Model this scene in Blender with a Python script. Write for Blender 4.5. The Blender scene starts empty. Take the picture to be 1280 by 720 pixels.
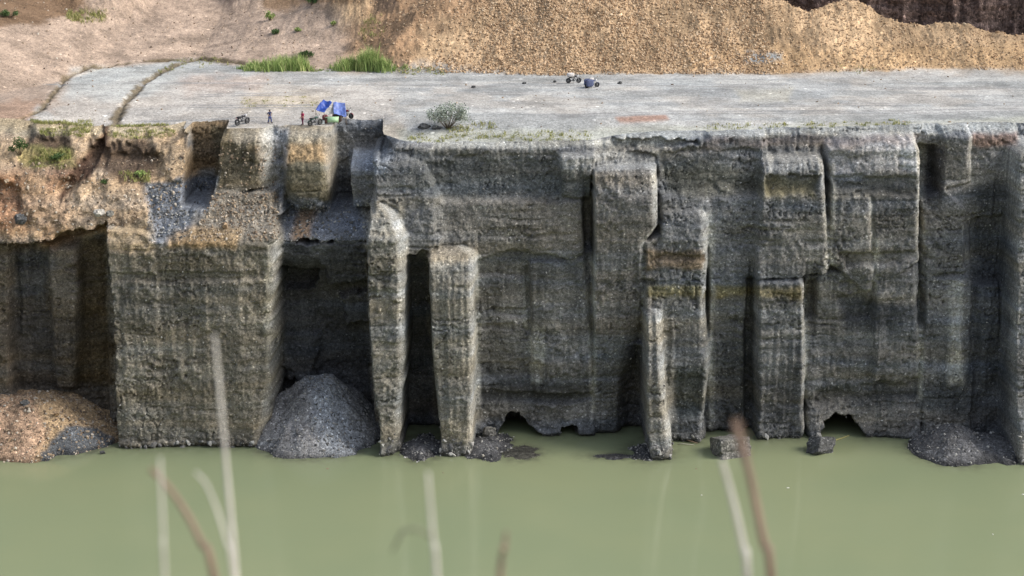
import bpy, bmesh, math, random
import numpy as np
from mathutils import Vector, Matrix

random.seed(7)
RNG = np.random.RandomState(11)
scene = bpy.context.scene
col = scene.collection
R = math.radians

# ------------------------------------------------------------------ camera geometry
FPX, PITCH = 2300.0, R(16.0)
CX, CY, CZ = 0.0, -220.0, 83.0
cp, sp = math.cos(PITCH), math.sin(PITCH)
WATER = 0.0


def at_y(px, py, Y):
    dx = (np.asarray(px, float) - 640) / FPX
    dv = (360 - np.asarray(py, float)) / FPX
    t = (Y - CY) / (cp + dv * sp)
    return dx * t, CZ + t * (-sp + dv * cp)


def at_z(px, py, Z):
    dx = (px - 640) / FPX
    dv = (360 - py) / FPX
    t = (Z - CZ) / (-sp + dv * cp)
    return dx * t, CY + t * (cp + dv * sp)


def project(X, Y, Z):
    rx, ry, rz = X - CX, Y - CY, Z - CZ
    f = ry * cp - rz * sp
    u = ry * sp + rz * cp
    return 640 + FPX * rx / f, 360 - FPX * u / f


# ------------------------------------------------------------------ noise
_T = {}


def _tab(seed):
    if seed not in _T:
        _T[seed] = np.random.RandomState(1000 + seed).rand(256, 256) * 2 - 1
    return _T[seed]


def vnoise(x, y, seed=0):
    T = _tab(seed)
    x = np.asarray(x, float); y = np.asarray(y, float)
    xi = np.floor(x).astype(int); yi = np.floor(y).astype(int)
    fx = x - xi; fy = y - yi
    fx = fx * fx * (3 - 2 * fx); fy = fy * fy * (3 - 2 * fy)
    a = T[xi & 255, yi & 255]; b = T[(xi + 1) & 255, yi & 255]
    c = T[xi & 255, (yi + 1) & 255]; d = T[(xi + 1) & 255, (yi + 1) & 255]
    return (a * (1 - fx) + b * fx) * (1 - fy) + (c * (1 - fx) + d * fx) * fy


def fbm(x, y, oct=4, seed=0, gain=0.5):
    s = 0; a = 1.0; n = 0
    for i in range(oct):
        s = s + a * vnoise(x * 2 ** i + 17.3 * i, y * 2 ** i + 5.1 * i, seed + i)
        n += a; a *= gain
    return s / n * 1.6


def sstep(a, b, x):
    t = np.clip((x - a) / (b - a), 0, 1)
    return t * t * (3 - 2 * t)


def poly_sd(poly, X, Z):
    """signed distance, positive inside"""
    P = np.asarray(poly, float)
    n = len(P)
    d2 = np.full(X.shape, 1e12)
    ins = np.zeros(X.shape, bool)
    for i in range(n):
        ax, az = P[i]; bx, bz = P[(i + 1) % n]
        ex, ez = bx - ax, bz - az
        L = ex * ex + ez * ez + 1e-12
        t = np.clip(((X - ax) * ex + (Z - az) * ez) / L, 0, 1)
        d2 = np.minimum(d2, (X - ax - t * ex) ** 2 + (Z - az - t * ez) ** 2)
        if abs(ez) > 1e-9:
            cross = ((az > Z) != (bz > Z)) & (X < (bx - ax) * (Z - az) / (ez) + ax)
            ins ^= cross
    d = np.sqrt(d2)
    return np.where(ins, d, -d)


def right_bound(poly, Z):
    P = np.asarray(poly, float)
    r = np.full(Z.shape, -1e9)
    for i in range(len(P)):
        ax, az = P[i]; bx, bz = P[(i + 1) % len(P)]
        if abs(bz - az) < 1e-6:
            continue
        m = (Z >= min(az, bz)) & (Z <= max(az, bz))
        xx = ax + (bx - ax) * (Z - az) / (bz - az)
        r = np.where(m, np.maximum(r, xx), r)
    return r


# ------------------------------------------------------------------ mesh helpers
def grid_mesh(name, X, Y, Z, colors=None, smooth=True):
    nr, nc = X.shape
    co = np.stack([X, Y, Z], -1).reshape(-1, 3).astype(np.float32)
    i = np.arange(nr * nc).reshape(nr, nc)
    q = np.stack([i[:-1, :-1], i[:-1, 1:], i[1:, 1:], i[1:, :-1]], -1).reshape(-1, 4)
    return raw_mesh(name, co, q, colors, smooth)


def raw_mesh(name, co, faces, colors=None, smooth=False):
    me = bpy.data.meshes.new(name)
    co = np.asarray(co, np.float32); faces = np.asarray(faces, np.int32)
    nf, k = faces.shape
    me.vertices.add(len(co)); me.loops.add(nf * k); me.polygons.add(nf)
    me.vertices.foreach_set('co', co.ravel())
    me.loops.foreach_set('vertex_index', faces.ravel())
    me.polygons.foreach_set('loop_start', np.arange(0, nf * k, k, dtype=np.int32))
    me.polygons.foreach_set('use_smooth', np.full(nf, smooth))
    me.update(calc_edges=True)
    if colors is not None:
        a = me.attributes.new('soil_shade', 'FLOAT_COLOR', 'POINT')
        c = np.ones((len(co), 4), np.float32); c[:, :3] = colors.reshape(-1, 3)
        a.data.foreach_set('color', c.ravel())
    return me


def link(name, me, mat=None, parent=None):
    o = bpy.data.objects.new(name, me)
    col.objects.link(o)
    if mat is not None:
        me.materials.append(mat)
    if parent is not None:
        o.parent = parent
    return o


def tag(o, label=None, cat=None, group=None, kind=None):
    if label: o['label'] = label
    if cat: o['category'] = cat
    if group: o['group'] = group
    if kind: o['kind'] = kind
    return o


def empty(name, loc, rz=0.0, label=None, cat=None, group=None):
    o = bpy.data.objects.new(name, None)
    col.objects.link(o)
    o.empty_display_size = 0.3
    o.location = loc; o.rotation_euler = (0, 0, rz)
    return tag(o, label, cat, group)


def copy_tree(o, parent=None):
    c = o.copy(); col.objects.link(c); c.parent = parent
    for ch in list(o.children):
        copy_tree(ch, c)
    return c


class MB:
    """collects shapes in one bmesh"""
    def __init__(self): self.bm = bmesh.new()

    def box(self, c, s, rot=None, bev=0.0):
        r = bmesh.ops.create_cube(self.bm, size=1.0)
        vs = r['verts']
        bmesh.ops.scale(self.bm, vec=s, verts=vs)
        if bev:
            es = list({e for v in vs for e in v.link_edges})
            b = bmesh.ops.bevel(self.bm, geom=es, offset=bev, segments=2, affect='EDGES')
            vs = list({v for f in b['faces'] for v in f.verts} | {v for v in vs if v.is_valid})
        if rot is not None:
            bmesh.ops.rotate(self.bm, cent=(0, 0, 0), matrix=rot.to_3x3(), verts=vs)
        bmesh.ops.translate(self.bm, vec=c, verts=vs)
        return self

    def tube(self, pts, rad, seg=8):
        pts = [Vector(p) for p in pts]
        if not hasattr(rad, '__len__'): rad = [rad] * len(pts)
        rings = []
        up = Vector((0.13, 0.2, 1)).normalized()
        for i, p in enumerate(pts):
            t = (pts[min(i + 1, len(pts) - 1)] - pts[max(i - 1, 0)]).normalized()
            a = t.cross(up)
            if a.length < 1e-3: a = t.cross(Vector((1, 0, 0)))
            a.normalize(); b = t.cross(a)
            rings.append([self.bm.verts.new(p + (a * math.cos(k * 2 * math.pi / seg) + b * math.sin(k * 2 * math.pi / seg)) * rad[i]) for k in range(seg)])
        for r0, r1 in zip(rings, rings[1:]):
            for k in range(seg):
                self.bm.faces.new((r0[k], r0[(k + 1) % seg], r1[(k + 1) % seg], r1[k]))
        self.bm.faces.new(rings[0][::-1]); self.bm.faces.new(rings[-1])
        return self

    def torus(self, c, R_, r, axis='Y', seg=28, sub=8):
        c = Vector(c)
        ring = []
        for i in range(seg):
            a = 2 * math.pi * i / seg
            row = []
            for j in range(sub):
                b = 2 * math.pi * j / sub
                d = R_ + r * math.cos(b)
                v = Vector((d * math.cos(a), r * math.sin(b), d * math.sin(a)))
                row.append(self.bm.verts.new(c + v))
            ring.append(row)
        for i in range(seg):
            for j in range(sub):
                self.bm.faces.new((ring[i][j], ring[(i + 1) % seg][j], ring[(i + 1) % seg][(j + 1) % sub], ring[i][(j + 1) % sub]))
        return self

    def ball(self, c, s, sub=2):
        r = bmesh.ops.create_icosphere(self.bm, subdivisions=sub, radius=1.0)
        bmesh.ops.scale(self.bm, vec=s, verts=r['verts'])
        bmesh.ops.translate(self.bm, vec=c, verts=r['verts'])
        return self

    def build(self, name, mat, parent=None, smooth=True):
        bmesh.ops.recalc_face_normals(self.bm, faces=self.bm.faces)
        me = bpy.data.meshes.new(name)
        self.bm.to_mesh(me); self.bm.free()
        if smooth:
            me.polygons.foreach_set('use_smooth', np.ones(len(me.polygons), bool))
        return link(name, me, mat, parent)


# ------------------------------------------------------------------ materials
def new_mat(name):
    m = bpy.data.materials.new(name); m.use_nodes = True
    nt = m.node_tree
    b = nt.nodes['Principled BSDF']
    return m, nt, b


def N(nt, t, **kw):
    n = nt.nodes.new(t)
    for k, v in kw.items():
        if k.startswith('i_'):
            key = k[2:]
            n.inputs[int(key) if key.isdigit() else key.replace('_', ' ')].default_value = v
        else:
            setattr(n, k, v)
    return n


def ramp(nt, src, stops, interp='LINEAR'):
    r = N(nt, 'ShaderNodeValToRGB')
    r.color_ramp.interpolation = interp
    e = r.color_ramp.elements
    while len(e) < len(stops): e.new(0.5)
    for el, (p, c) in zip(e, stops):
        el.position = p
        el.color = (c, c, c, 1) if not hasattr(c, '__len__') else (*c, 1)
    nt.links.new(src, r.inputs[0])
    return r.outputs[0]


def mul(nt, a, b, fac=1.0, mode='MULTIPLY'):
    m = N(nt, 'ShaderNodeMix', data_type='RGBA', blend_type=mode)
    m.inputs[0].default_value = fac
    for s, i in ((a, 6), (b, 7)):
        if hasattr(s, 'links'): nt.links.new(s, m.inputs[i])
        else: m.inputs[i].default_value = (*s, 1)
    return m.outputs[2]


def simple(name, c, rough=0.6, metal=0.0, var=0.25, scale=6.0, bump=0.0):
    m, nt, b = new_mat(name)
    tc = N(nt, 'ShaderNodeTexCoord')
    n = N(nt, 'ShaderNodeTexNoise', i_Scale=scale, i_Detail=5.0)
    nt.links.new(tc.outputs['Object'], n.inputs['Vector'])
    v = ramp(nt, n.outputs[0], [(0.3, 1 - var), (0.7, 1 + var)])
    nt.links.new(mul(nt, c, v), b.inputs['Base Color'])
    b.inputs['Roughness'].default_value = rough
    b.inputs['Metallic'].default_value = metal
    if bump:
        bp = N(nt, 'ShaderNodeBump', i_Strength=bump, i_Distance=0.02)
        nt.links.new(n.outputs[0], bp.inputs['Height']); nt.links.new(bp.outputs[0], b.inputs['Normal'])
    return m


def ground_mat(name, cell=3.2, contrast=(0.45, 1.65), speck=0.04, strata=0.0, bump=0.5, bumpd=0.15, streak=0.0):
    """soil colour attribute broken up by pebbles, patches, strata and streaks"""
    m, nt, b = new_mat(name)
    L = nt.links
    at = N(nt, 'ShaderNodeAttribute', attribute_name='soil_shade')
    tc = N(nt, 'ShaderNodeTexCoord')
    P = tc.outputs['Object']
    wn = N(nt, 'ShaderNodeTexNoise', i_Scale=1.3, i_Detail=3.0)
    L.new(P, wn.inputs['Vector'])
    wv = N(nt, 'ShaderNodeVectorMath', operation='MULTIPLY_ADD')
    L.new(wn.outputs['Color'], wv.inputs[0]); wv.inputs[1].default_value = (.5, .5, .5); L.new(P, wv.inputs[2])
    vo = N(nt, 'ShaderNodeTexVoronoi', i_Scale=cell, i_Randomness=1.0)
    L.new(wv.outputs[0], vo.inputs['Vector'])
    sep = N(nt, 'ShaderNodeSeparateColor'); L.new(vo.outputs['Color'], sep.inputs[0])
    peb = ramp(nt, sep.outputs[0], [(0.0, contrast[0]), (0.55, 1.0), (1 - speck, contrast[1]), (1.0, contrast[1] * 1.9)])
    c = mul(nt, at.outputs['Color'], peb)
    vo2 = N(nt, 'ShaderNodeTexVoronoi', i_Scale=cell * 2.3)
    L.new(wv.outputs[0], vo2.inputs['Vector'])
    sep2 = N(nt, 'ShaderNodeSeparateColor'); L.new(vo2.outputs['Color'], sep2.inputs[0])
    c = mul(nt, c, ramp(nt, sep2.outputs[1], [(0.0, 0.72), (1.0, 1.25)]))
    big = N(nt, 'ShaderNodeTexNoise', i_Scale=0.22, i_Detail=7.0, i_Roughness=0.62)
    L.new(P, big.inputs['Vector'])
    c = mul(nt, c, ramp(nt, big.outputs[0], [(0.3, 0.68), (0.7, 1.3)]))
    if strata:
        mp = N(nt, 'ShaderNodeMapping'); mp.inputs['Scale'].default_value = (0.05, 0.05, 1.1)
        L.new(wv.outputs[0], mp.inputs['Vector'])
        st = N(nt, 'ShaderNodeTexNoise', i_Scale=1.0, i_Detail=6.0, i_Roughness=0.65)
        L.new(mp.outputs[0], st.inputs['Vector'])
        c = mul(nt, c, ramp(nt, st.outputs[0], [(0.34, 1 - strata), (0.5, 1.0), (0.66, 1 + strata)]))
        # a little hue drift between the layers: olive silt and blue grey sand
        mp2 = N(nt, 'ShaderNodeMapping'); mp2.inputs['Scale'].default_value = (0.03, 0.03, 0.45)
        mp2.inputs['Location'].default_value = (3, 1, 7)
        L.new(wv.outputs[0], mp2.inputs['Vector'])
        s2 = N(nt, 'ShaderNodeTexNoise', i_Scale=1.0, i_Detail=4.0)
        L.new(mp2.outputs[0], s2.inputs['Vector'])
        c = mul(nt, c, ramp(nt, s2.outputs[0], [(0.35, (0.92, 0.98, 1.07)), (0.65, (1.07, 1.02, 0.92))]))
    if streak:
        mp = N(nt, 'ShaderNodeMapping'); mp.inputs['Scale'].default_value = (1.9, 1.9, 0.05)
        L.new(P, mp.inputs['Vector'])
        st = N(nt, 'ShaderNodeTexNoise', i_Scale=1.0, i_Detail=5.0, i_Roughness=0.6)
        L.new(mp.outputs[0], st.inputs['Vector'])
        st.inputs['Distortion'].default_value = 0.5
        gt = N(nt, 'ShaderNodeTexNoise', i_Scale=0.16, i_Detail=3.0); L.new(P, gt.inputs['Vector'])
        gf = ramp(nt, gt.outputs[0], [(0.42, 0.0), (0.62, 1.0)])
        c2_ = mul(nt, c, ramp(nt, st.outputs[0], [(0.35, 1 - streak), (0.65, 1 + streak)]))
        mx = N(nt, 'ShaderNodeMix', data_type='RGBA'); L.new(gf, mx.inputs[0]); L.new(c, mx.inputs[6]); L.new(c2_, mx.inputs[7])
        c = mx.outputs[2]
    L.new(c, b.inputs['Base Color'])
    b.inputs['Roughness'].default_value = 0.95
    b.inputs['Specular IOR Level'].default_value = 0.15
    fn = N(nt, 'ShaderNodeTexNoise', i_Scale=cell * 1.7, i_Detail=6.0)
    L.new(P, fn.inputs['Vector'])
    ad = N(nt, 'ShaderNodeMath', operation='SUBTRACT'); L.new(fn.outputs[0], ad.inputs[0]); L.new(vo.outputs['Distance'], ad.inputs[1])
    bp = N(nt, 'ShaderNodeBump', i_Strength=bump, i_Distance=bumpd)
    L.new(ad.outputs[0], bp.inputs['Height']); L.new(bp.outputs[0], b.inputs['Normal'])
    return m


def island_mat(name, c0, c1, rough=0.9, c2=None):
    m, nt, b = new_mat(name)
    g = N(nt, 'ShaderNodeNewGeometry')
    stops = [(0.0, c0), (1.0, c1)] if c2 is None else [(0.0, c0), (0.6, c1), (1.0, c2)]
    cc = ramp(nt, g.outputs['Random Per Island'], stops)
    nz = N(nt, 'ShaderNodeTexNoise', i_Scale=9.0, i_Detail=3.0)
    tc = N(nt, 'ShaderNodeTexCoord'); nt.links.new(tc.outputs['Object'], nz.inputs['Vector'])
    cc = mul(nt, cc, ramp(nt, nz.outputs[0], [(0.3, 0.8), (0.7, 1.2)]))
    nt.links.new(cc, b.inputs['Base Color'])
    b.inputs['Roughness'].default_value = rough
    b.inputs['Specular IOR Level'].default_value = 0.2
    return m


M = {}
M['cliff'] = ground_mat('layered_gravel_face', cell=5.2, contrast=(0.66, 1.34), speck=0.02, strata=0.17, streak=0.25, bump=0.45, bumpd=0.1)
M['ground'] = ground_mat('quarry_floor_soil', cell=2.6, contrast=(0.88, 1.12), speck=0.006, bump=0.35, bumpd=0.1)
M['pile'] = ground_mat('loose_gravel', cell=4.2, contrast=(0.6, 1.4), speck=0.03, bump=0.6, bumpd=0.12)
M['rearcliff'] = ground_mat('dark_brown_face', cell=2.4, contrast=(0.5, 1.6), speck=0.04, strata=0.1, streak=0.4, bump=0.7, bumpd=0.2)

# ------------------------------------------------------------------ the cliff
EDGE = [(-900, 155, 9), (-200, 156, 9), (0, 158, 9), (60, 163, 8), (130, 169, 7), (200, 166, 7.5), (236, 161, 8), (300, 163, 7),
        (345, 161, 7), (415, 160, 7.5), (465, 164, 7.5), (497, 177, 4), (520, 180, 3), (600, 179, 3.2), (740, 178, 3),
        (762, 170, 5), (880, 164, 6.5), (960, 161, 7), (1040, 160, 7), (1150, 157, 7.5), (1215, 156, 7.8), (1280, 155, 8), (2100, 156, 8)]
_ex, _ez, _ey = [], [], []
for (a, b_, y) in EDGE:
    x, z = at_y(a, b_, y); _ex.append(float(x)); _ez.append(float(z)); _ey.append(y)
_ex[0] = -3000; _ex[-1] = 3000


def ztop(x): return np.interp(x, _ex, _ez) + 0.22 * fbm(np.asarray(x) * 0.35, np.asarray(x) * 0 + 3.3, 4, 90)
def ybase_edge(x): return np.interp(x, _ex, _ey)


FX = np.arange(-71, 71.01, 0.13)
ext = []
s = 0.2; x = 71.0
while x < 2600:
    x += s; s *= 1.12 if x < 200 else 1.5
    ext.append(x)
XC = np.concatenate([-np.array(ext)[::-1], FX, np.array(ext)])
NR = 310
tt = np.linspace(0, 1, NR)
ZT = ztop(XC)
X = np.repeat(XC[None, :], NR, 0)
Z = -2.5 + tt[:, None] * (ZT[None, :] + 2.5)
Y = 3.0 + (ybase_edge(XC)[None, :] - 3.0) * np.clip((Z - 5) / 34, 0, 1)
WARP1 = fbm(X * 0.35, Z * 0.28, 4, 3)
WARP2 = fbm(X * 1.6, Z * 1.3, 3, 13)


LIT_EDGE = np.zeros_like(Y)


def B(poly, prof, w=0.5, cham=None, warp=0.24, rnd=0.0, lip=None, rel=None):
    """paint one block: px outline, profile [(py, world y)...]"""
    global Y
    if not hasattr(prof, '__len__'): prof = [(0, prof)]
    prof = sorted(prof)
    pys = [p[0] for p in prof]; pyy = [p[1] for p in prof]
    W = []
    for (px, py) in poly:
        yy = float(np.interp(py, pys, pyy)) if lip is None else lip
        x, z = at_y(px, py, yy); W.append((float(x), float(z)))
    zz = [float(at_y(640, p, v)[1]) for p, v in prof]
    o = np.argsort(zz)
    W_ = np.array(W)
    mg = 2.0 + w
    cs = np.where((XC > W_[:, 0].min() - mg) & (XC < W_[:, 0].max() + mg))[0]
    if len(cs) == 0: return
    c0, c1 = cs[0], cs[-1] + 1
    xs, zs = X[:, c0:c1], Z[:, c0:c1]
    sd = poly_sd(W, xs, zs) + warp * (0.8 * WARP1[:, c0:c1] + 0.4 * WARP2[:, c0:c1])
    w = max(w * .62, .3)
    m = sstep(-w * 0.5, w * 0.5, sd)
    val = np.interp(zs, np.array(zz)[o], np.array(pyy)[o])
    if rel is not None:
        val = Y[:, c0:c1] + rel
    if rnd:
        val = val + rnd * (1 - sstep(0, rnd * 1.3, sd))
    if cham:
        cw, cd = cham; cd *= 1.7
        rb = right_bound(W, zs) + warp * 0.6 * WARP1[:, c0:c1]
        val = val + cd * (1 - np.clip((rb - xs) / cw, 0, 1)) ** 1.3
        LIT_EDGE[:, c0:c1] = LIT_EDGE[:, c0:c1] * (1 - m) + m * sstep(1.05, .5, (rb - xs) / cw)
    else:
        LIT_EDGE[:, c0:c1] *= (1 - m)
    Y[:, c0:c1] = Y[:, c0:c1] * (1 - m) + val * m


# beyond the frame: more of the same cut face
rr = random.Random(5)
for side in (-1, 1):
    p = 1345 if side > 0 else -70
    while -1000 < p < 2300:
        wd = rr.uniform(40, 110)
        a, c = (p, p + wd) if side > 0 else (p - wd, p)
        tp = rr.choice([165, 200, 260, 330]) + rr.uniform(-10, 20)
        y = rr.uniform(-6, 4)
        B([(a, tp), (c, tp + rr.uniform(-8, 8)), (c, 620), (a, 620)], [(tp, y + 2), (560, y)], cham=(1.0, 0.8))
        p += side * wd * rr.uniform(0.8, 1.5)

# left recess and the slope above
B([(-70, 300), (60, 303), (135, 283), (140, 620), (-70, 620)], 4.6, w=.8)
B([(-70, 305), (10, 305), (13, 490), (10, 620), (-70, 620)], [(305, 3.2), (560, 1.5)], w=1.2)
B([(57, 308), (97, 306), (99, 440), (92, 488), (70, 488), (66, 440)], [(306, 2.4), (490, 2.6)], w=1.6)
B([(24, 310), (36, 310), (37, 420), (25, 420)], 4.0, w=.8)
B([(-90, 140), (236, 140), (241, 235), (205, 300), (135, 292), (130, 281), (60, 304), (-90, 305)],
  [(140, 15), (158, 11.5), (176, 9.2), (192, 7.4), (205, 6.2), (222, 4.2), (245, 2.6), (270, 1.0), (303, -0.4)], w=.9, warp=.7)
# dark earth scarps in the slope
B([(36, 164), (88, 168), (86, 196), (50, 188), (34, 178)], [(162, 11), (196, 7.6)], w=4.0, warp=1.2, rel=1.7)
B([(118, 178), (180, 176), (202, 196), (196, 222), (150, 222), (118, 206)], [(176, 9.4), (222, 4.6)], w=4.5, warp=1.2, rel=1.9)
B([(126, 160), (138, 166), (126, 194), (106, 222), (84, 246), (76, 238), (96, 212), (114, 188)], [(160, 11), (190, 7.6), (246, 2.6)], w=1.6, warp=.6, rel=1.9)
B([(-30, 226), (24, 226), (30, 262), (-30, 262)], [(226, 4.2), (262, 1.6)], w=2.0, warp=.8, rel=1.3)
# left buttress
B([(131, 284), (185, 292), (260, 290), (350, 288), (353, 330), (351, 470), (334, 560), (334, 620), (150, 620), (146, 560), (140, 400)],
  [(286, -1.0), (305, -1.8), (560, -3.3)], w=.7, cham=(1.9, 1.9))
B([(184, 232), (270, 222), (345, 228), (353, 290), (348, 302), (185, 304)], [(225, 4.6), (245, 3.2), (270, 1.4), (303, -1.6)], w=1.0, warp=.5)
B([(145, 340), (330, 338), (330, 350), (145, 352)], [(338, -1.6), (352, -1.7)], w=.8)
# upper tier
B([(237, 130), (290, 130), (276, 238), (243, 238)], 12.0, w=.5, warp=.15)
B([(276, 172), (292, 160), (345, 158), (347, 236), (300, 242), (272, 238)], [(150, 8.5), (165, 6.8), (178, 4.6), (240, 4.0)], w=.8, warp=.35, cham=(2.4, 2.0))
B([(349, 158), (412, 156), (417, 235), (400, 264), (370, 266), (352, 240)], [(150, 8.5), (168, 6.6), (195, 4.4), (210, 3.4), (266, 2.4)], w=1.2, warp=.3, rnd=1.2)
B([(342, 158), (354, 158), (358, 240), (346, 250)], [(158, 8), (250, 5.5)], w=1.5)
B([(420, 145), (470, 145), (500, 170), (499, 192), (442, 262), (421, 262)], 13.0, w=.5, warp=.15)
B([(438, 192), (492, 192), (472, 214), (470, 262), (438, 262)], [(192, 9.5), (214, 5.2), (262, 4.8)], w=.6, warp=.25)
B([(352, 262), (372, 262), (418, 268), (440, 252), (470, 255), (466, 304), (352, 304)], [(252, 7.5), (302, 2.0)], w=1.0, warp=.5)
B([(352, 300), (400, 304), (462, 302), (470, 480), (474, 620), (338, 620), (351, 470)], [(302, 2.2), (322, 3.2), (338, 5.5), (365, 7.5), (560, 8.5)], w=.8, warp=.6)
B([(354, 334), (398, 338), (392, 366), (356, 364)], 9.5, w=.7, warp=.6, lip=5)
B([(398, 322), (458, 312), (460, 348), (412, 356)], [(312, 2.6), (356, 4.6)], w=.9, warp=.7)
B([(352, 380), (385, 372), (400, 440), (388, 480), (350, 480)], [(372, 7.4), (480, 5.8)], w=1.4, warp=.7)
B([(425, 372), (464, 366), (464, 400), (432, 410)], 5.6, w=1.2, warp=.7)
# main middle wall
B([(468, 200), (500, 176), (742, 174), (748, 320), (745, 620), (468, 620)], [(170, 4.2), (186, 2.9), (250, 2.4), (310, 1.8), (335, 2.6), (560, 2.6)], w=.8, warp=.5)
B([(520, 203), (600, 198), (735, 206), (738, 244), (640, 250), (520, 248)], 3.2, w=1.0, warp=.6, lip=2.2)
B([(470, 206), (495, 193), (528, 200), (548, 250), (545, 305), (470, 292)], [(193, 2.4), (210, 1.2), (290, -1.2)], w=1.0, warp=.5)
B([(545, 254), (640, 250), (735, 254), (738, 312), (715, 328), (690, 319), (640, 311), (600, 324), (545, 304)], [(254, 1.0), (325, .2)], w=.9, warp=.5)
B([(498, 284), (552, 300), (545, 322), (502, 320)], [(284, -1.0), (320, -1.8)], w=.9)
B([(506, 326), (512, 318), (520, 322), (527, 313), (536, 316), (545, 480), (556, 560), (556, 620), (500, 620), (505, 480)], [(314, -.5), (328, 2.0), (350, 4.2), (400, 5.4), (540, 5.0), (566, 3)], w=.6, warp=.45)
B([(457, 300), (463, 268), (478, 254), (495, 266), (507, 300), (508, 450), (503, 515), (502, 620), (477, 620), (474, 540), (467, 490), (461, 430)],
  [(254, -.6), (275, -2.6), (300, -4.2), (568, -6.0)], w=.9, cham=(1.2, 1.0), warp=.25)
B([(534, 325), (545, 309), (580, 305), (594, 320), (598, 450), (598, 490), (593, 560), (593, 620), (553, 620), (549, 545), (541, 480), (537, 430)],
  [(305, .4), (322, -2.6), (335, -3.8), (568, -6.0)], w=.8, cham=(1.2, 1.1), warp=.25)
B([(594, 344), (658, 346), (668, 420), (680, 480), (680, 620), (594, 620)], [(344, 1.4), (560, 1.3)], w=.6, cham=(.7, .7))
B([(661, 328), (735, 322), (742, 430), (743, 500), (743, 620), (676, 620), (664, 420)], [(322, .8), (430, .4), (545, .8)], w=.6, cham=(.8, .9))
B([(615, 386), (660, 386), (660, 396), (615, 394)], 2.2, w=.7, lip=1.3)
B([(596, 405), (640, 405), (640, 412), (596, 412)], 2.0, w=.6, lip=1.3)
B([(598, 455), (678, 455), (675, 470), (598, 474)], 2.0, w=1.0, lip=1.3)
B([(600, 490), (742, 492), (742, 506), (600, 504)], 2.6, w=1.0, lip=1.2)
B([(598, 506), (640, 500), (690, 508), (742, 500), (806, 510), (806, 620), (598, 620)], [(500, 1.6), (545, 1.0)], w=.8, warp=.6)
B([(727, 208), (744, 208), (742, 318), (731, 318)], 5.0, w=.8, lip=0.8)
B([(700, 193), (742, 191), (742, 216), (738, 250), (700, 246)], [(191, 2.5), (200, .4), (250, 1.2)], w=.8, warp=.3)
B([(742, 215), (760, 206), (810, 206), (822, 215), (825, 285), (810, 302), (807, 620), (742, 620)],
  [(206, 3.0), (213, .4), (222, -.9), (300, -1.2), (430, .2), (545, 2.0)], w=.5, cham=(1.0, 1.0), warp=.25)
B([(800, 385), (808, 375), (808, 620), (774, 620), (780, 500), (790, 440)], [(375, 1.2), (420, 2.0), (480, 3.6), (540, 4.4)], w=3.2, warp=.6, lip=1.2)
B([(748, 424), (745, 430), (806, 436), (806, 430)], 0.2, w=.5)
# right of the tall pillar
B([(823, 160), (957, 158), (957, 350), (823, 300)], [(150, 8), (165, 6.0), (190, 4.6), (205, 3.2), (250, 2.9), (300, 2)], w=.7, warp=.5)
B([(764, 167), (876, 163), (880, 188), (822, 192), (790, 186)], [(160, 6.5), (176, 4.4), (192, 4.0)], w=.7, warp=.5)
B([(766, 176), (872, 174), (874, 183), (770, 184)], 5.6, w=.5, warp=.4, lip=4.4)
B([(882, 162), (957, 160), (957, 190), (882, 186)], [(160, 6.5), (170, 4.6), (190, 4.3)], w=.6, warp=.5)
B([(826, 193), (878, 191), (957, 200), (957, 246), (826, 240)], 4.2, w=.9, warp=.6)
B([(826, 244), (900, 236), (950, 246), (944, 330), (900, 335), (886, 300), (826, 300)], [(236, 2.8), (250, 1.6), (330, 1.0)], w=.8, warp=.6)
B([(885, 262), (957, 300), (944, 350), (944, 620), (884, 620)], [(260, 1.6), (340, 1.2), (400, 1.6), (548, 2.8)], w=.6)
B([(806, 304), (826, 297), (830, 268), (880, 261), (887, 275), (886, 400), (891, 450), (883, 520), (885, 620), (830, 620), (808, 620)],
  [(261, 1.0), (270, -.2), (300, -1.0), (545, -.8)], w=.6, cham=(1.1, 1.0), warp=.3)
B([(830, 314), (882, 316), (882, 326), (812, 324)], 0.1, w=.7, warp=.4)
B([(840, 470), (880, 460), (876, 512), (842, 520)], 0.4, w=2.0, warp=.5)
B([(806, 396), (818, 386), (829, 392), (832, 470), (841, 550), (844, 620), (813, 620), (808, 500)], [(386, -1.8), (396, -3.2), (575, -7.6)], w=.7, cham=(1.0, .9), warp=.22)
B([(955, 206), (975, 196), (1028, 194), (1035, 208), (1041, 330), (1037, 346), (945, 352), (950, 250)],
  [(194, 4.4), (204, 1.6), (215, .8), (350, -.2)], w=.6, cham=(1.0, .9), warp=.3)
B([(958, 222), (1026, 222), (1020, 240), (958, 242)], 2.6, w=.9, warp=.5, lip=1.0)
B([(1005, 342), (1152, 330), (1152, 620), (1005, 620)], [(330, 2.2), (360, 2.2), (548, 1.0)], w=.7, warp=.5)
B([(944, 352), (950, 347), (1004, 348), (1008, 360), (1009, 620), (944, 620)], [(347, .6), (356, -.8), (548, -.2)], w=.5, cham=(.7, .8), warp=.2)
B([(1009, 355), (1021, 350), (1021, 396), (1009, 402)], 4.6, w=.7, lip=1.5)
B([(934, 350), (944, 350), (944, 620), (932, 620)], 4.2, w=1.0, lip=1.0)
B([(1036, 188), (1060, 172), (1145, 170), (1153, 190), (1154, 330), (1096, 366), (1090, 340), (1040, 330)],
  [(160, 7.5), (172, 4.6), (190, 2.6), (325, .7)], w=.7, cham=(.9, 1.0), warp=.4)
B([(1042, 222), (1150, 224), (1147, 244), (1042, 240)], 3.2, w=.9, warp=.6, lip=1.6)
B([(1036, 246), (1092, 248), (1096, 362), (1086, 370), (1040, 332)], [(246, 1.2), (366, .2)], w=.7, cham=(.7, .8), warp=.3)
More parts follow.
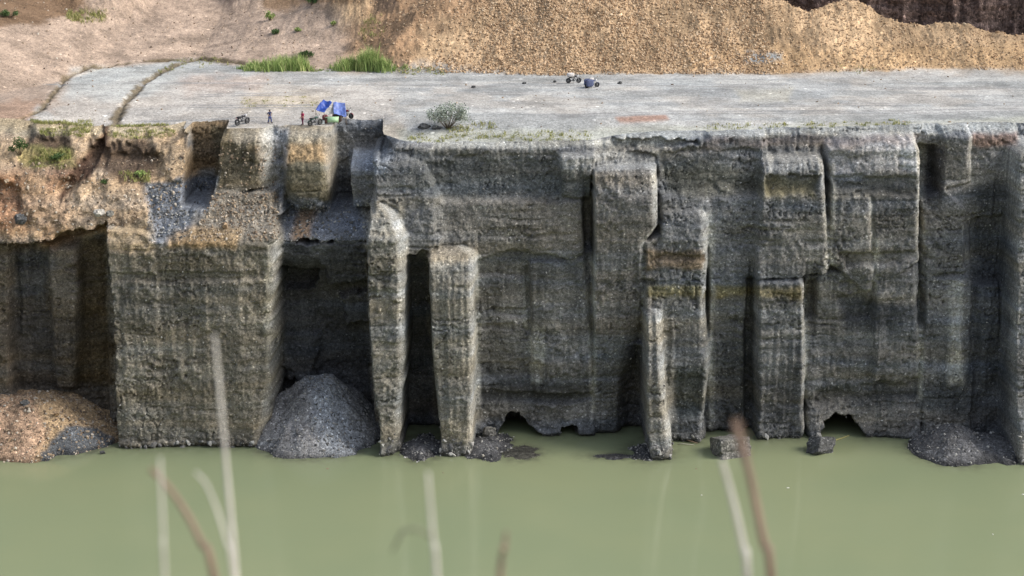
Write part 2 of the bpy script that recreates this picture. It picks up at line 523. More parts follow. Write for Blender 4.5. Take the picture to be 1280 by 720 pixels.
B([(1050, 318), (1150, 316), (1150, 328), (1060, 334)], 2.2, w=.8, warp=.5, lip=0.9)
B([(1050, 374), (1100, 370), (1148, 380), (1140, 400), (1060, 396)], 3.0, w=1.2, warp=.8, lip=1.5)
B([(1094, 345), (1150, 340), (1153, 420), (1151, 505), (1092, 505)], [(340, 1.0), (505, .8)], w=.7, cham=(.8, .9), warp=.4)
B([(1020, 490), (1152, 476), (1152, 500), (1020, 506)], 2.6, w=1.6, warp=.6, lip=1.0)
B([(1008, 515), (1152, 508), (1156, 620), (1008, 620)], [(508, 1.2), (548, .2)], w=.8, warp=.5)
# right end
B([(1153, 150), (1266, 150), (1268, 620), (1153, 620)], [(150, 9), (168, 6.5), (240, 4.8), (400, 2.6), (560, .4)], w=.5)
B([(1176, 160), (1213, 158), (1217, 228), (1180, 236)], [(158, 7), (172, 5.0), (236, 4.6)], w=.6, cham=(.8, .9))
B([(1153, 244), (1180, 240), (1207, 262), (1206, 338), (1160, 352), (1153, 345)], [(244, 3.6), (345, 2.2)], w=.7, warp=.5)
B([(1153, 348), (1180, 344), (1215, 350), (1217, 480), (1205, 620), (1153, 620)], [(345, 2.2), (560, -.4)], w=1.0, warp=.5)
B([(1153, 186), (1177, 186), (1173, 240), (1153, 250)], 10.0, w=.6, lip=4.5)
B([(1208, 280), (1220, 268), (1264, 266), (1264, 350), (1211, 348)], 5.4, w=.7)
B([(1180, 400), (1204, 398), (1204, 480), (1182, 486)], [(398, 1.0), (486, .2)], w=.9, warp=.4)
B([(1225, 360), (1250, 358), (1252, 470), (1226, 474)], [(358, 2.0), (474, 1.0)], w=.9, warp=.5)
B([(1272, 192), (1280, 182), (1345, 182), (1350, 300), (1350, 620), (1270, 620)], [(182, 2.6), (194, 0.4), (400, -3.8), (590, -9.2)], w=.7, cham=(1, 1), warp=.25)
# undercut caves at the waterline
B([(630, 526), (638, 516), (650, 516), (660, 534), (672, 546), (672, 620), (624, 620), (624, 540)], 7.5, w=.5, warp=.6, lip=1.0)
B([(702, 536), (720, 533), (724, 620), (700, 620)], 5.0, w=.6, warp=.6, lip=1.0)
B([(1024, 546), (1032, 530), (1044, 521), (1062, 520), (1074, 531), (1081, 548), (1082, 620), (1022, 620)], 9.0, w=.5, warp=.6, lip=0.4)

# soften the joints a touch, then weathering relief
def blur(A, k):
    for _ in range(k):
        A = A.copy()
        A[1:-1] = (A[:-2] + 2 * A[1:-1] + A[2:]) / 4
        A[:, 1:-1] = (A[:, :-2] + 2 * A[:, 1:-1] + A[:, 2:]) / 4
    return A


pxc, pyc = project(X, Y, Z)
hw = 26
cs_ = np.cumsum(np.pad(Y, ((hw + 1, hw), (0, 0)), mode='edge'), 0)
Yv = (cs_[2 * hw + 1:] - cs_[:-2 * hw - 1]) / (2 * hw + 1)
km = .5 * sstep(520, 560, pxc) * sstep(1275, 1250, pxc) * sstep(3, 6, Z) * sstep(172, 200, pyc)
Y = Y * (1 - km) + Yv * km
Y = Y + .24 * fbm(X * .42, Z * .025, 3, 46) * sstep(300, 340, pyc)
pxc, pyc = project(X, Y, Z)
slope_m = sstep(0, 1, (235 - pxc) / 20) * sstep(0, 1, (305 - pyc) / 12)
strat = fbm(X * 0.06, Z * 1.5 + 0.4 * WARP1, 4, 21)
groove = fbm(X * 1.9, Z * 0.07, 3, 31)
lump = fbm(X * 0.55, Z * 0.5, 5, 41)
grav = fbm(X * 2.6, Z * 2.6, 3, 51, 0.7)
fine = RNG.randn(*X.shape)
gmask = 0.15 + 0.85 * sstep(-0.1, 0.5, fbm(X * 0.12, Z * 0.10, 3, 61))
Y = Y + 0.09 * lump + 0.06 * strat + 0.15 * groove * gmask * (1 - slope_m) + 0.05 * grav + 0.028 * fine + slope_m * 0.4 * fbm(X * 0.9, Z * 0.9, 4, 71)
# stepped facets and thin cracks
fq = fbm(X * .30 + .5 * WARP2, Z * .20, 3, 191) * 3
fr = fq - np.floor(fq)
Y = Y + .19 * (np.floor(fq) + sstep(.42, .58, fr)) / 3 * 1.6 * (1 - slope_m)
fq = fbm(X * .8, Z * .55 + .4 * WARP2, 3, 195) * 3
fr = fq - np.floor(fq)
Y = Y + .022 * (np.floor(fq) + sstep(.40, .60, fr)) * (1 - slope_m)
ck = sstep(.955, .995, 1 - np.abs(fbm(X * .16 + .35 * WARP2, Z * .09, 4, 193)))
Y = Y + .35 * ck * (1 - slope_m)
# small overhanging shelves where soft layers wash out
Y = Y + 0.22 * sstep(0.3, 0.65, strat) * (1 - slope_m) * sstep(-.1, .5, WARP1)
# ragged toe just over the water, and a worn brow
Y = Y - 0.7 * sstep(1.6, 0.2, Z + 0.5 * WARP2) * (0.5 + 0.5 * WARP1) + 0.6 * sstep(0.5, -0.3, Z)
top_d = ZT[None, :] - Z
Y = Y + 0.8 * (1 - np.clip(top_d / 0.9, 0, 1)) ** 2

YTOP = Y[-1].copy()
# the brow line without its notches, for the ground that falls towards it
_u = np.arange(-200, 200.01, .5)
_k = np.exp(-(np.arange(-16, 17) / 7.0) ** 2); _k /= _k.sum()
_yv = np.convolve(np.pad(np.interp(_u, XC, YTOP), 16, mode='edge'), _k, 'valid')
_zv = np.convolve(np.pad(np.interp(_u, XC, ZT), 16, mode='edge'), _k, 'valid')


def brow(x):
    yt = np.interp(x, _u, _yv); ze = np.interp(x, _u, _zv)
    return yt, ze


def base_z(x, y):
    yt, ze = brow(x)
    k_ = sstep(-1, 7, y - yt)
    return ze * (1 - k_) + (39.0 + 0.12 * fbm(x * .06, y * .12, 3, 110)) * k_


_dz = base_z(XC, YTOP) - ZT
ZT = ZT + _dz
Z = Z + _dz[None, :] * np.clip((tt[:, None] - .8) / .2, 0, 1)
pxc, pyc = project(X, Y, Z)


def zone(poly, soft=6, warp=8.0):
    w1 = fbm(pxc * 0.03, pyc * 0.03, 4, 77)
    sd = poly_sd(poly, pxc, pyc) + warp * w1
    return sstep(-soft, soft, sd)[..., None]


def C(r, g, b_): return np.array([r, g, b_])


n1 = fbm(X * 0.12, Z * 0.5, 4, 81)[..., None]
n2 = fbm(X * 0.5, Z * 0.5, 4, 85)[..., None]
soil_shade = C(.160, .157, .150) * np.ones(X.shape + (1,))  # earth colours; lit edges and recess shade are painted in below
soil_shade = soil_shade * (1 - sstep(.1, .7, n1) * .5) + C(.19, .177, .15) * sstep(.1, .7, n1) * .5
soil_shade = soil_shade * (1 - sstep(.1, .7, -n1) * .5) + C(.105, .112, .122) * sstep(.1, .7, -n1) * .5


def paint(poly, c, amt=1.0, soft=6, warp=8.0):
    global soil_shade
    m = zone(poly, soft, warp) * amt
    soil_shade = soil_shade * (1 - m) + c * m


OL = C(.165, .143, .105); TAN = C(.37, .275, .185); BRN = C(.16, .085, .045); BLUE = C(.14, .15, .165); ORG = C(.34, .23, .12); PALE = C(.30, .28, .245)
paint([(125, 280), (350, 285), (355, 600), (130, 600)], OL, .75, 10)
paint([(140, 400), (350, 400), (350, 600), (140, 600)], C(.2, .178, .14), .6, 30, 20)
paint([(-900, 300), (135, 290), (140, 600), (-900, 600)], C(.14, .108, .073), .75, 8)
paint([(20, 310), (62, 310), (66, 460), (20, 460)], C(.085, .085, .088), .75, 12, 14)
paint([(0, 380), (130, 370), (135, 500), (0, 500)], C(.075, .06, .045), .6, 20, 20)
paint([(-900, 100), (238, 100), (240, 235), (205, 280), (190, 305), (135, 320), (130, 296), (60, 303), (-900, 306)], TAN, 1, 5)
paint([(-60, 205), (110, 205), (90, 300), (-60, 300)], C(.33, .21, .125), .6, 14, 20)
paint([(-40, 222), (30, 222), (40, 280), (-40, 285)], C(.20, .09, .045), .6, 14, 24)
paint([(126, 160), (138, 166), (128, 196), (108, 222), (80, 250), (66, 244), (96, 210), (114, 188)], C(.115, .06, .038), .9, 5, 8)
paint([(60, 215), (105, 205), (100, 240), (50, 255)], C(.22, .12, .075), .7, 8, 14)
paint([(36, 160), (88, 166), (88, 194), (50, 190), (34, 180)], C(.085, .06, .042), .9, 4, 6)
paint([(112, 178), (180, 174), (203, 196), (196, 222), (150, 224), (112, 208)], C(.105, .07, .045), .9, 5, 8)
paint([(200, 170), (240, 165), (243, 235), (205, 285), (190, 260)], C(.36, .255, .15), .6, 8, 12)
paint([(-60, 140), (240, 140), (238, 170), (120, 172), (-60, 168)], C(.33, .285, .205), .8, 5, 7)
paint([(124, 145), (138, 145), (140, 168), (128, 198), (108, 224), (78, 256), (66, 248), (94, 212), (114, 188), (126, 166)], C(.085, .05, .033), .9, 3, 5)
paint([(116, 180), (178, 178), (200, 198), (190, 218), (150, 220), (114, 204)], C(.10, .068, .045), .75, 6, 8)
paint([(38, 166), (86, 170), (84, 192), (50, 186)], C(.085, .06, .042), .75, 5, 6)
paint([(20, 185), (90, 188), (90, 206), (30, 206)], C(.17, .17, .06), .6, 6, 10)
paint([(236, 150), (290, 150), (276, 210), (242, 210)], C(.15, .105, .06), .9, 4, 3)
paint([(268, 160), (346, 160), (348, 240), (270, 240)], C(.115, .095, .062), .9, 4, 5)
paint([(318, 182), (350, 178), (348, 222), (330, 216)], C(.27, .19, .115), .7, 8, 10)
paint([(290, 155), (346, 155), (340, 178), (300, 180)], C(.26, .23, .18), .8, 5, 8)
paint([(350, 170), (418, 170), (418, 270), (352, 270)], C(.115, .10, .065), .9, 4, 4)
paint([(352, 178), (412, 172), (414, 205), (395, 198), (370, 196), (354, 210)], C(.38, .265, .15), .8, 5, 8)
paint([(350, 152), (418, 152), (416, 176), (352, 180)], C(.34, .29, .21), .8, 5, 6)
paint([(404, 165), (422, 165), (422, 235), (410, 240)], C(.3, .27, .22), .7, 5, 4)
paint([(338, 160), (362, 158), (358, 200), (352, 250), (340, 235)], BLUE * 1.6, .7, 4, 4)
paint([(184, 230), (272, 222), (262, 262), (228, 300), (184, 303)], C(.155, .168, .19), .95, 4, 6)
paint([(268, 238), (345, 236), (352, 300), (240, 300)], C(.22, .19, .15), .9, 8, 8)
paint([(222, 290), (300, 285), (290, 308), (215, 306)], C(.33, .22, .11), .7, 6, 8)
paint([(132, 282), (186, 270), (186, 312), (134, 314)], C(.36, .28, .18), .8, 5, 8)
paint([(330, 300), (354, 300), (352, 480), (332, 560)], C(.27, .25, .20), .8, 4, 3)  # sunlit right corner of the buttress, painted paler
paint([(355, 250), (470, 250), (466, 306), (355, 306)], C(.14, .15, .17), .95, 5, 8)
paint([(370, 262), (392, 262), (390, 300), (366, 300)], C(.27, .17, .09), .7, 6, 6)
paint([(438, 188), (492, 188), (478, 216), (438, 218)], C(.26, .28, .31), .9, 3, 3)
paint([(352, 306), (466, 306), (470, 520), (352, 520)], C(.058, .06, .066), .85, 8, 12)  # shade of the deep recess painted in near black
paint([(505, 320), (538, 322), (556, 570), (498, 570)], C(.085, .085, .085), .85, 4, 3)  # shadowed slot between the two pillars, darkened in colour
paint([(1216, 235), (1268, 225), (1266, 580), (1205, 580)], C(.062, .066, .073), .8, 8, 8)  # shaded flank beside the far right pillar painted dark
paint([(1153, 186), (1180, 186), (1176, 246), (1153, 256)], C(.055, .055, .06), .8, 5, 4)  # inner shade of the upper hole put into the colour
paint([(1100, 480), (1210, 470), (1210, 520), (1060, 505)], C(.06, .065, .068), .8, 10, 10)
paint([(900, 430), (944, 400), (944, 550), (900, 550)], C(.06, .06, .058), .75, 8, 6)  # shade of the lower recess painted in
paint([(776, 430), (808, 420), (808, 545), (770, 545)], C(.06, .056, .054), .8, 8, 6)  # recess shade at the tall pillar's foot painted dark
paint([(518, 200), (735, 204), (738, 246), (520, 246)], C(.085, .09, .088), .7, 8, 10)
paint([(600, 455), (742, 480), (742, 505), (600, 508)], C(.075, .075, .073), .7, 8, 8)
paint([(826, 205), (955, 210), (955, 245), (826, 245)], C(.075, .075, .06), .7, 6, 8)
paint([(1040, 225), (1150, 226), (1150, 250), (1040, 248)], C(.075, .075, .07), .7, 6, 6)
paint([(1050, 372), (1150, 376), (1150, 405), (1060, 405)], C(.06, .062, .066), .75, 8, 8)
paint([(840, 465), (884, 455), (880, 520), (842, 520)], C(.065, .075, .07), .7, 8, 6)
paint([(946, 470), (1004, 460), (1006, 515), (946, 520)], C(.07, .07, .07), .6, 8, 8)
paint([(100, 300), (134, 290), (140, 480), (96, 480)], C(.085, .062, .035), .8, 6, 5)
paint([(456, 252), (508, 254), (504, 310), (458, 310)], C(.25, .225, .175), .8, 6, 5)
paint([(458, 300), (508, 300), (503, 600), (470, 600)], C(.21, .195, .16), .75, 4, 3)
paint([(534, 320), (598, 318), (596, 600), (545, 600)], C(.21, .195, .16), .75, 4, 3)
paint([(534, 302), (594, 302), (592, 330), (534, 330)], C(.25, .22, .175), .6, 5, 5)
paint([(470, 190), (740, 190), (740, 215), (470, 215)], C(.12, .125, .13), .5, 8, 8)
paint([(545, 252), (740, 252), (740, 325), (545, 322)], C(.175, .16, .135), .65, 8, 10)
paint([(742, 206), (824, 206), (820, 420), (742, 420)], C(.16, .145, .125), .6, 6, 5)
paint([(696, 190), (822, 190), (822, 210), (700, 216)], C(.27, .27, .26), .75, 3, 4)
paint([(808, 312), (884, 314), (884, 336), (808, 338)], C(.19, .13, .07), .7, 4, 4)
paint([(808, 356), (950, 356), (950, 370), (808, 372)], C(.20, .165, .07), .7, 4, 4)
paint([(944, 358), (1008, 358), (1008, 374), (944, 374)], C(.22, .175, .07), .6, 4, 4)
paint([(804, 388), (838, 388), (846, 580), (806, 580)], C(.20, .188, .16), .8, 4, 3)
paint([(958, 194), (1036, 194), (1036, 216), (958, 218)], C(.28, .28, .27), .8, 4, 4)
paint([(955, 222), (1022, 222), (1018, 246), (955, 246)], C(.13, .115, .06), .7, 5, 5)
paint([(1030, 172), (1152, 172), (1152, 214), (1036, 222)], C(.24, .245, .26), .8, 6, 8)
paint([(1124, 172), (1152, 175), (1152, 215), (1126, 212)], C(.36, .38, .41), .8, 4, 4)
paint([(880, 166), (1150, 164), (1150, 178), (880, 184)], C(.24, .19, .16), .5, 5, 8)
paint([(1212, 165), (1270, 165), (1270, 182), (1212, 182)], C(.26, .17, .13), .7, 4, 4)
paint([(1262, 182), (1300, 182), (1300, 230), (1264, 230)], C(.26, .27, .28), .7, 5, 4)
paint([(1266, 182), (1300, 182), (1300, 600), (1264, 600)], C(.22, .215, .2), .7, 5, 5)
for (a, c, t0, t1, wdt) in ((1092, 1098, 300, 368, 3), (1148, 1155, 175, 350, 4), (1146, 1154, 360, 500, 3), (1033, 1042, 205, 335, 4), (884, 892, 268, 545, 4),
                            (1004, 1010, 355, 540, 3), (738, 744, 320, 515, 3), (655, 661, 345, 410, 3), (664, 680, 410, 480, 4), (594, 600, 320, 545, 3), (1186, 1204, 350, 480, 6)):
    paint([(a, t0), (c, t0), (c, t1), (a, t1)], C(.36, .35, .31), .8, wdt, 3)  # sunlit right edges of the blocks painted as pale strips
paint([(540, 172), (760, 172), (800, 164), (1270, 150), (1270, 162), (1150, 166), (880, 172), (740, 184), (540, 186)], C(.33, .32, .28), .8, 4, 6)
# sunlight painted pale along the right-facing chamfered corners
m = (LIT_EDGE * sstep(-1.0, .0, WARP1 + .6 * WARP2) * sstep(1.0, 3.0, Z))[..., None] * .85
soil_shade = soil_shade * (1 - m) + C(.32, .312, .285) * m
# wet toe along the waterline
wet = (sstep(1.5, 0.1, Z + 0.6 * WARP2))[..., None]
soil_shade = soil_shade * (1 - wet * .6) + C(.05, .05, .048) * wet * .6
soil_shade = soil_shade * (1 + .16 * n2)
me = grid_mesh('cliff', X, Y, Z, np.clip(soil_shade, .01, .9))
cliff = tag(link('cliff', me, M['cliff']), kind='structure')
cliff['label'] = 'grey excavated quarry cliff of vertical buttresses over green water'

# ------------------------------------------------------------------ plateau, ramp and gravel slope (one ground sheet)
_rx = [-3000, -80, -66, -61, -48, -42, -19, 3000]
_ry = [10, 12, 38, 50, 61, 53, 49, 49]
_rgx = [20, 30, 38, 42.7, 45, 47.5, 50.7, 53, 56, 59, 62.7, 68.6, 73, 77.5, 95, 3000]
_rgz = [58, 54, 48.9, 47.2, 46.4, 47.0, 47.8, 47.7, 46.3, 45.0, 44.7, 44.9, 43.8, 43.4, 44, 44]
_tx = [-17, 0, 8, 25, 76, 3000]
_ty = [47, 46.2, 45.2, 47, 50, 50]
DITCH = []
for (a, b_) in ((395, 88), (330, 84), (285, 79), (250, 73), (222, 79), (200, 90), (180, 104), (162, 122), (148, 140), (134, 158), (128, 168)):
    DITCH.append(at_z(a, b_, 39.0))
DITCH2 = [at_z(a, b_, 39.0) for (a, b_) in ((250, 73), (170, 80), (110, 88), (82, 98), (66, 118), (52, 136), (20, 146), (-40, 150))]


def line_d(pts, x, y):
    d = np.full(np.shape(x), 1e9)
    for (ax, ay), (bx, by) in zip(pts, pts[1:]):
        ex, ey = bx - ax, by - ay
        t = np.clip(((x - ax) * ex + (y - ay) * ey) / (ex * ex + ey * ey), 0, 1)
        d = np.minimum(d, np.hypot(x - ax - t * ex, y - ay - t * ey))
    return d


def hill_parts(x, y):
    toe = np.interp(x, _tx, _ty) + 1.1 * fbm(x * .13, y * 0 + 2, 4, 101, .5)
    slope = (y - toe) * 0.62
    slope = np.where(slope < 0, slope * 3, slope)
    ridge = np.interp(x, _rgx, _rgz) - 39.0 + 0.15 * fbm(x * .5, x * 0, 3, 103)
    yr = toe + ridge / 0.62
    back = ridge - np.maximum(0, y - yr) * 0.75
    back = np.where(x < 30, ridge, np.maximum(back, -1))
    flank = (x + 20 + 0.42 * (y - 47) + 2.2 * fbm(x * .15, y * .15, 3, 108)) * 0.6
    slope = slope + (.45 * fbm(x * .12 + .3 * fbm(x * .1, y * .1, 2, 105), y * .12, 3, 106) + .25 * fbm(x * .5, y * .3, 3, 107)) * sstep(0, 3, slope)
    return np.minimum(np.minimum(slope, back), flank)


def tz(x, y, detail=True):
    x = np.asarray(x, float); y = np.asarray(y, float)
    z = base_z(x, y)
    y0 = np.interp(x, _rx, _ry)
    ramp_ = np.maximum(0, y - y0) * 0.16 * sstep(-12, -24, x)
    bank = np.clip((y - 71 - 0.06 * (x + 66)) * 0.75, 0, 9) * sstep(-58, -66, x + 2 * fbm(x * .1, y * .1, 2, 112))
    bank2 = np.clip((y - 84) * 0.6, 0, 9) * sstep(-50, -44, x) * sstep(-8, -16, x)
    heap = 3.4 * np.exp(-(((x + 26) / 10.5) ** 2 + ((y - 73) / 8.0) ** 2) ** 1.3)
    z = z + np.clip(ramp_, 0, 14) + bank + bank2 + heap
    h = hill_parts(x, y)
    hm = np.maximum(h, 0)
    z = z + hm
    dd = np.minimum(line_d(DITCH, x, y), line_d(DITCH2, x, y) + .25)
    z = z - 0.38 * sstep(0.65, 0.1, dd + 0.35 * fbm(x * .8, y * .8, 2, 114))
    if detail:
        hmk = sstep(0, .8, h)
        rough = (0.035 + 0.20 * hmk + 0.10 * sstep(0, 2, ramp_) + .25 * sstep(0, 1.5, bank + bank2)) * sstep(0, 1.2, y - np.interp(x, XC, YTOP))
        z = z + rough * fbm(x * 1.1, y * 1.1, 4, 116, .65) + 0.02 * fbm(x * .3, y * 2.2, 3, 119)
    return z


ry = [0.0]
s = 0.22
while ry[-1] < 3000:
    ry.append(ry[-1] + s)
    if ry[-1] > 85: s *= 1.25
    elif ry[-1] > 3: s = 0.36
ry = np.array(ry)
XG = np.repeat(XC[None, :], len(ry), 0)
YG = YTOP[None, :] + ry[:, None] * (1 - (YTOP[None, :] - 5) / 3000 * 0)
# straighten the rows with distance so the brow outline fades out
k = sstep(0, 14, ry)[:, None]
YG = (YTOP[None, :] * (1 - k) + 6.0 * k) + ry[:, None]
YG = np.maximum.accumulate(YG, 0)
ZG = tz(XG, YG)
ZG[0] = ZT
fine = RNG.randn(*ZG.shape)
h = hill_parts(XG, YG)
ZG += 0.03 * fine * sstep(0, .6, h)
pxg, pyg = project(XG, YG, ZG)
w1 = fbm(XG * .12, YG * .12, 4, 130)[..., None]
w2 = fbm(XG * .022 + .6 * w1[..., 0] * .2, YG * .42, 5, 135, .62)[..., None]
w3 = fbm(XG * .6, YG * .6, 4, 140)[..., None]
GREY = C(.35, .344, .322)
g = GREY * np.ones(ZG.shape + (1,))
m = sstep(.0, .5, w2) * .8
g = g * (1 - m) + C(.265, .27, .262) * m
m = sstep(.15, .8, -w2 + .3 * w1) * .55
g = g * (1 - m) + C(.42, .40, .37) * m
m = sstep(.15, .7, w1) * .5
g = g * (1 - m) + C(.35, .315, .27) * m
w4 = fbm(XG * .045, YG * .16, 4, 145)[..., None]
m = sstep(.1, .55, w4) * .7
g = g * (1 - m) + C(.235, .24, .23) * m


def gpaint(poly, c, amt=1.0, soft=5, warp=5.0):
    global g
    sd = poly_sd(poly, pxg, pyg) + warp * fbm(pxg * .04, pyg * .08, 4, 77)
    m = (sstep(-soft, soft, sd) * amt)[..., None]
    g = g * (1 - m) + c * m


TANR = C(.31, .235, .178)
lt = sstep(-1.5, 1.5, YG - np.interp(XG, _rx, _ry) + 1.5 * w1[..., 0]) * sstep(-14, -20, XG)
g = g * (1 - lt[..., None]) + (TANR * (1 + .22 * w3 + .12 * w2)) * lt[..., None]
hk = sstep(-.15, .45 + 1.6 * sstep(0, -14, XG), h + .25 * w3[..., 0] + .2 * w1[..., 0])[..., None]
GRV = C(.41, .285, .17) * (1 + .22 * w3) * (1 - .32 * sstep(0, .7, w1)) * (1 + .22 * fbm(XG * .2, YG * .06, 3, 147)[..., None])
g = g * (1 - hk) + GRV * hk
gpaint([(860, 60), (1300, 55), (1300, 88), (860, 92)], C(.40, .26, .135), .5, 8)
gpaint([(470, -40), (640, -40), (600, 10), (540, 40), (470, 60)], C(.22, .13, .075), .55, 15, 15)
gpaint([(440, 30), (500, 20), (520, 80), (430, 85)], C(.30, .19, .11), .7, 12, 12)
gpaint([(462, -20), (502, -20), (498, 12), (470, 16)], C(.10, .07, .05), .8, 5, 5)  # dark brown shadow painted on the slope at the top edge
gpaint([(-40, -40), (130, -40), (100, 22), (-40, 38)], C(.13, .08, .045), .9, 8, 14)
gpaint([(330, -40), (460, -40), (450, 4), (330, 10)], C(.16, .10, .055), .8, 6, 8)
gpaint([(-40, 135), (50, 130), (20, 160), (-40, 170)], C(.30, .19, .12), .6, 6)
gpaint([(225, 98), (330, 95), (320, 115), (235, 118)], C(.36, .25, .2), .45, 8, 8)
gpaint([(300, 120), (410, 118), (400, 135), (300, 138)], C(.45, .35, .2), .5, 8, 8)
gpaint([(-80, 50), (86, 92), (66, 118), (52, 136), (20, 152), (-80, 158)], TANR * .95, .95, 8, 16)
gpaint([(62, 100), (100, 92), (84, 118), (70, 145), (40, 150)], C(.27, .19, .135), .6, 8, 14)
gpaint([(-60, 120), (60, 128), (30, 158), (-60, 160)], C(.26, .165, .11), .6, 5, 8)
gpaint([(60, 100), (500, 100), (500, 165), (60, 165)], C(.39, .34, .285), .45, 12, 14)
gpaint([(770, 147), (832, 143), (836, 149), (775, 153)], C(.28, .16, .11), .8, 3, 2)
gpaint([(920, 112), (990, 110), (985, 126), (925, 128)], C(.36, .31, .2), .6, 6, 4)
gpaint([(860, 122), (960, 105), (1060, 98), (1060, 106), (960, 130), (860, 132)], C(.27, .28, .28), .45, 6, 8)
gpaint([(820, 95), (900, 92), (890, 110), (800, 112)], C(.29, .31, .31), .5, 8, 8)
gpaint([(90, 86), (250, 82), (180, 122), (80, 122)], C(.36, .37, .35), .6, 8, 5)
gpaint([(232, 160), (500, 158), (500, 175), (232, 175)], C(.40, .34, .25), .5, 6, 5)
gpaint([(500, 165), (880, 158), (1280, 148), (1280, 158), (880, 170), (740, 182), (500, 184)], C(.33, .33, .26), .5, 4, 4)
gpaint([(330, 160), (352, 158), (352, 176), (338, 178)], C(.33, .37, .4), .7, 4, 3)
gpaint([(935, 67), (978, 66), (980, 77), (932, 78)], C(.25, .28, .29), .8, 3, 4)
dd = np.minimum(line_d(DITCH, XG, YG), line_d(DITCH2, XG, YG) + .35)
m = (sstep(1.15, .35, dd + .4 * w3[..., 0]) * .9)[..., None]
g = g * (1 - m) + C(.11, .085, .05) * m
# tyre tracks running along the quarry floor
for off, sd in ((0, 1), (1.7, 1), (7, 2), (8.7, 2), (15, 3), (16.6, 3), (22, 4)):
    yc = 14 + off + 3.2 * fbm(XG * .018, XG * 0 + sd * 9.1, 2, 150 + sd) + XG * (.05 if sd % 2 else -.03)
    m = (sstep(.6, .15, np.abs(YG - yc)) * .85 * sstep(-.3, .4, fbm(XG * .1, XG * 0 + sd, 2, 160)))[..., None]
    m = m * (1 - hk) * (1 - lt[..., None])
    g = g * (1 - m) + C(.24, .235, .225) * m
me = grid_mesh('ground', XG, YG, ZG, np.clip(g, .01, .9))
ground = tag(link('ground', me, M['ground']), kind='structure')

# dark brown cut face standing behind the gravel slope
xs = np.arange(24, 150, .3)
zs = np.linspace(37, 66, 90)
XR = np.repeat(xs[None], len(zs), 0); ZR = np.repeat(zs[:, None], len(xs), 1)
YR = 77 + (ZR - 37) * .12 + 1.2 * fbm(XR * .15, ZR * .05, 4, 170) + .5 * fbm(XR * .9, ZR * .1, 3, 174) + .3 * fbm(XR * 1.2, ZR * 1.2, 3, 178)
cr = C(.082, .058, .05) * (1 + .35 * fbm(XR * .6, ZR * .15, 4, 182)[..., None])
me = grid_mesh('rear_cliff', XR, YR, ZR, np.clip(cr, .01, 1))
tag(link('rear_cliff', me, M['rearcliff']), kind='structure')
xs2 = np.arange(24, 150.1, .9); ys2 = np.linspace(0, 60, 40)
XR2 = np.repeat(xs2[None], 40, 0)
YR2 = np.interp(xs2, xs, YR[-1])[None] + ys2[:, None]
ZR2 = np.interp(xs2, xs, ZR[-1])[None] + .6 * fbm(XR2 * .2, YR2 * .2, 3, 186) * np.minimum(1, ys2[:, None] / 3)
me = grid_mesh('upper_terrain', XR2, YR2, ZR2, np.ones(XR2.shape + (1,)) * C(.2, .13, .08))
tag(link('upper_terrain', me, M['ground']), kind='structure')

# near bank under the camera: a flat shoulder that falls steeply to the pond
ybk = np.concatenate([np.linspace(-3000, -260, 12), np.linspace(-255, -217.2, 40), np.linspace(-217, -215.6, 10), np.linspace(-215, -140, 50)])
xbk = np.concatenate([np.linspace(-2600, -60, 14), np.linspace(-55, 55, 80), np.linspace(60, 2600, 14)])
XB, YB = np.meshgrid(xbk, ybk)
ZB = np.where(YB < -216.6, CZ - 1.75, CZ - 1.75 - (YB + 216.6) * 1.16)
ZB = ZB + .1 * fbm(XB * .5, YB * .5, 4, 190) * sstep(.3, 3, np.abs(YB + 219)) 
me = grid_mesh('near_bank_terrain', XB, YB, ZB, np.ones(XB.shape + (1,)) * C(.2, .16, .10))
tag(link('near_bank_terrain', me, M['ground']), kind='structure')

# ------------------------------------------------------------------ gravel piles at the cliff foot
def mound(name, label, cx, cy, rx, ry_, H, colf, seed, p=1.15, group=None, flat=0.0, cat='gravel pile'):
    nr, na = 70, 220
    r = np.linspace(0, 1.15, nr)[:, None]; a = np.linspace(0, 2 * math.pi, na + 1)[None, :]
    ca, sa = np.cos(a), np.sin(a)
    wob = 1 + (.10 if H > 2 else .42) * fbm(ca * 1.5 + 5, sa * 1.5 + seed, 3, 200 + seed)
    Xm = cx + rx * r * ca * wob; Ym = cy + ry_ * r * sa * wob
    prof = 1 - np.clip(r, 0, 1.15) ** p
    Zm = H * prof * np.ones_like(a)
    if flat: Zm = np.minimum(Zm, H * (1 - flat) + .25 * Zm * 0 + (Zm - H * (1 - flat)) * .25 * (Zm > H * (1 - flat)))
    Zm = Zm + (.6 * fbm(Xm * .35, Ym * .35, 3, 210 + seed) + .08 * fbm(Xm * 1.8, Ym * 1.8, 3, 214 + seed)) * np.minimum(1, r * 4) * H / 6
    Zm = np.maximum(Zm, -1.2)
    Zm = Zm + 0.03 * RNG.randn(*Zm.shape) * (r > .03)
    Xm[:, -1] = Xm[:, 0]; Ym[:, -1] = Ym[:, 0]; Zm[:, -1] = Zm[:, 0]
    px, py = project(Xm, Ym, Zm)
    c = colf(px, py, Xm, Ym, Zm)
    wetm = sstep(.7, .05, Zm)[..., None]
    c = c * (1 - .55 * wetm)
    # move into local space about its base centre
    me = grid_mesh(name, Xm - cx, Ym - cy, Zm, np.clip(c, .01, .9))
    o = link(name, me, M['pile'])
    o.location = (cx, cy, 0)
    return tag(o, label, cat, group)


def cgrey(px, py, X_, Y_, Z_):
    c = C(.215, .213, .212) * np.ones(px.shape + (1,))
    m = (sstep(-10, 14, (px - 372) - .35 * (py - 470) + 8 * fbm(px * .03, py * .03, 3, 220)) * sstep(30, -10, (px - 405) - .42 * (py - 470)))[..., None]
    return c * (1 - m) + C(.26, .275, .29) * m


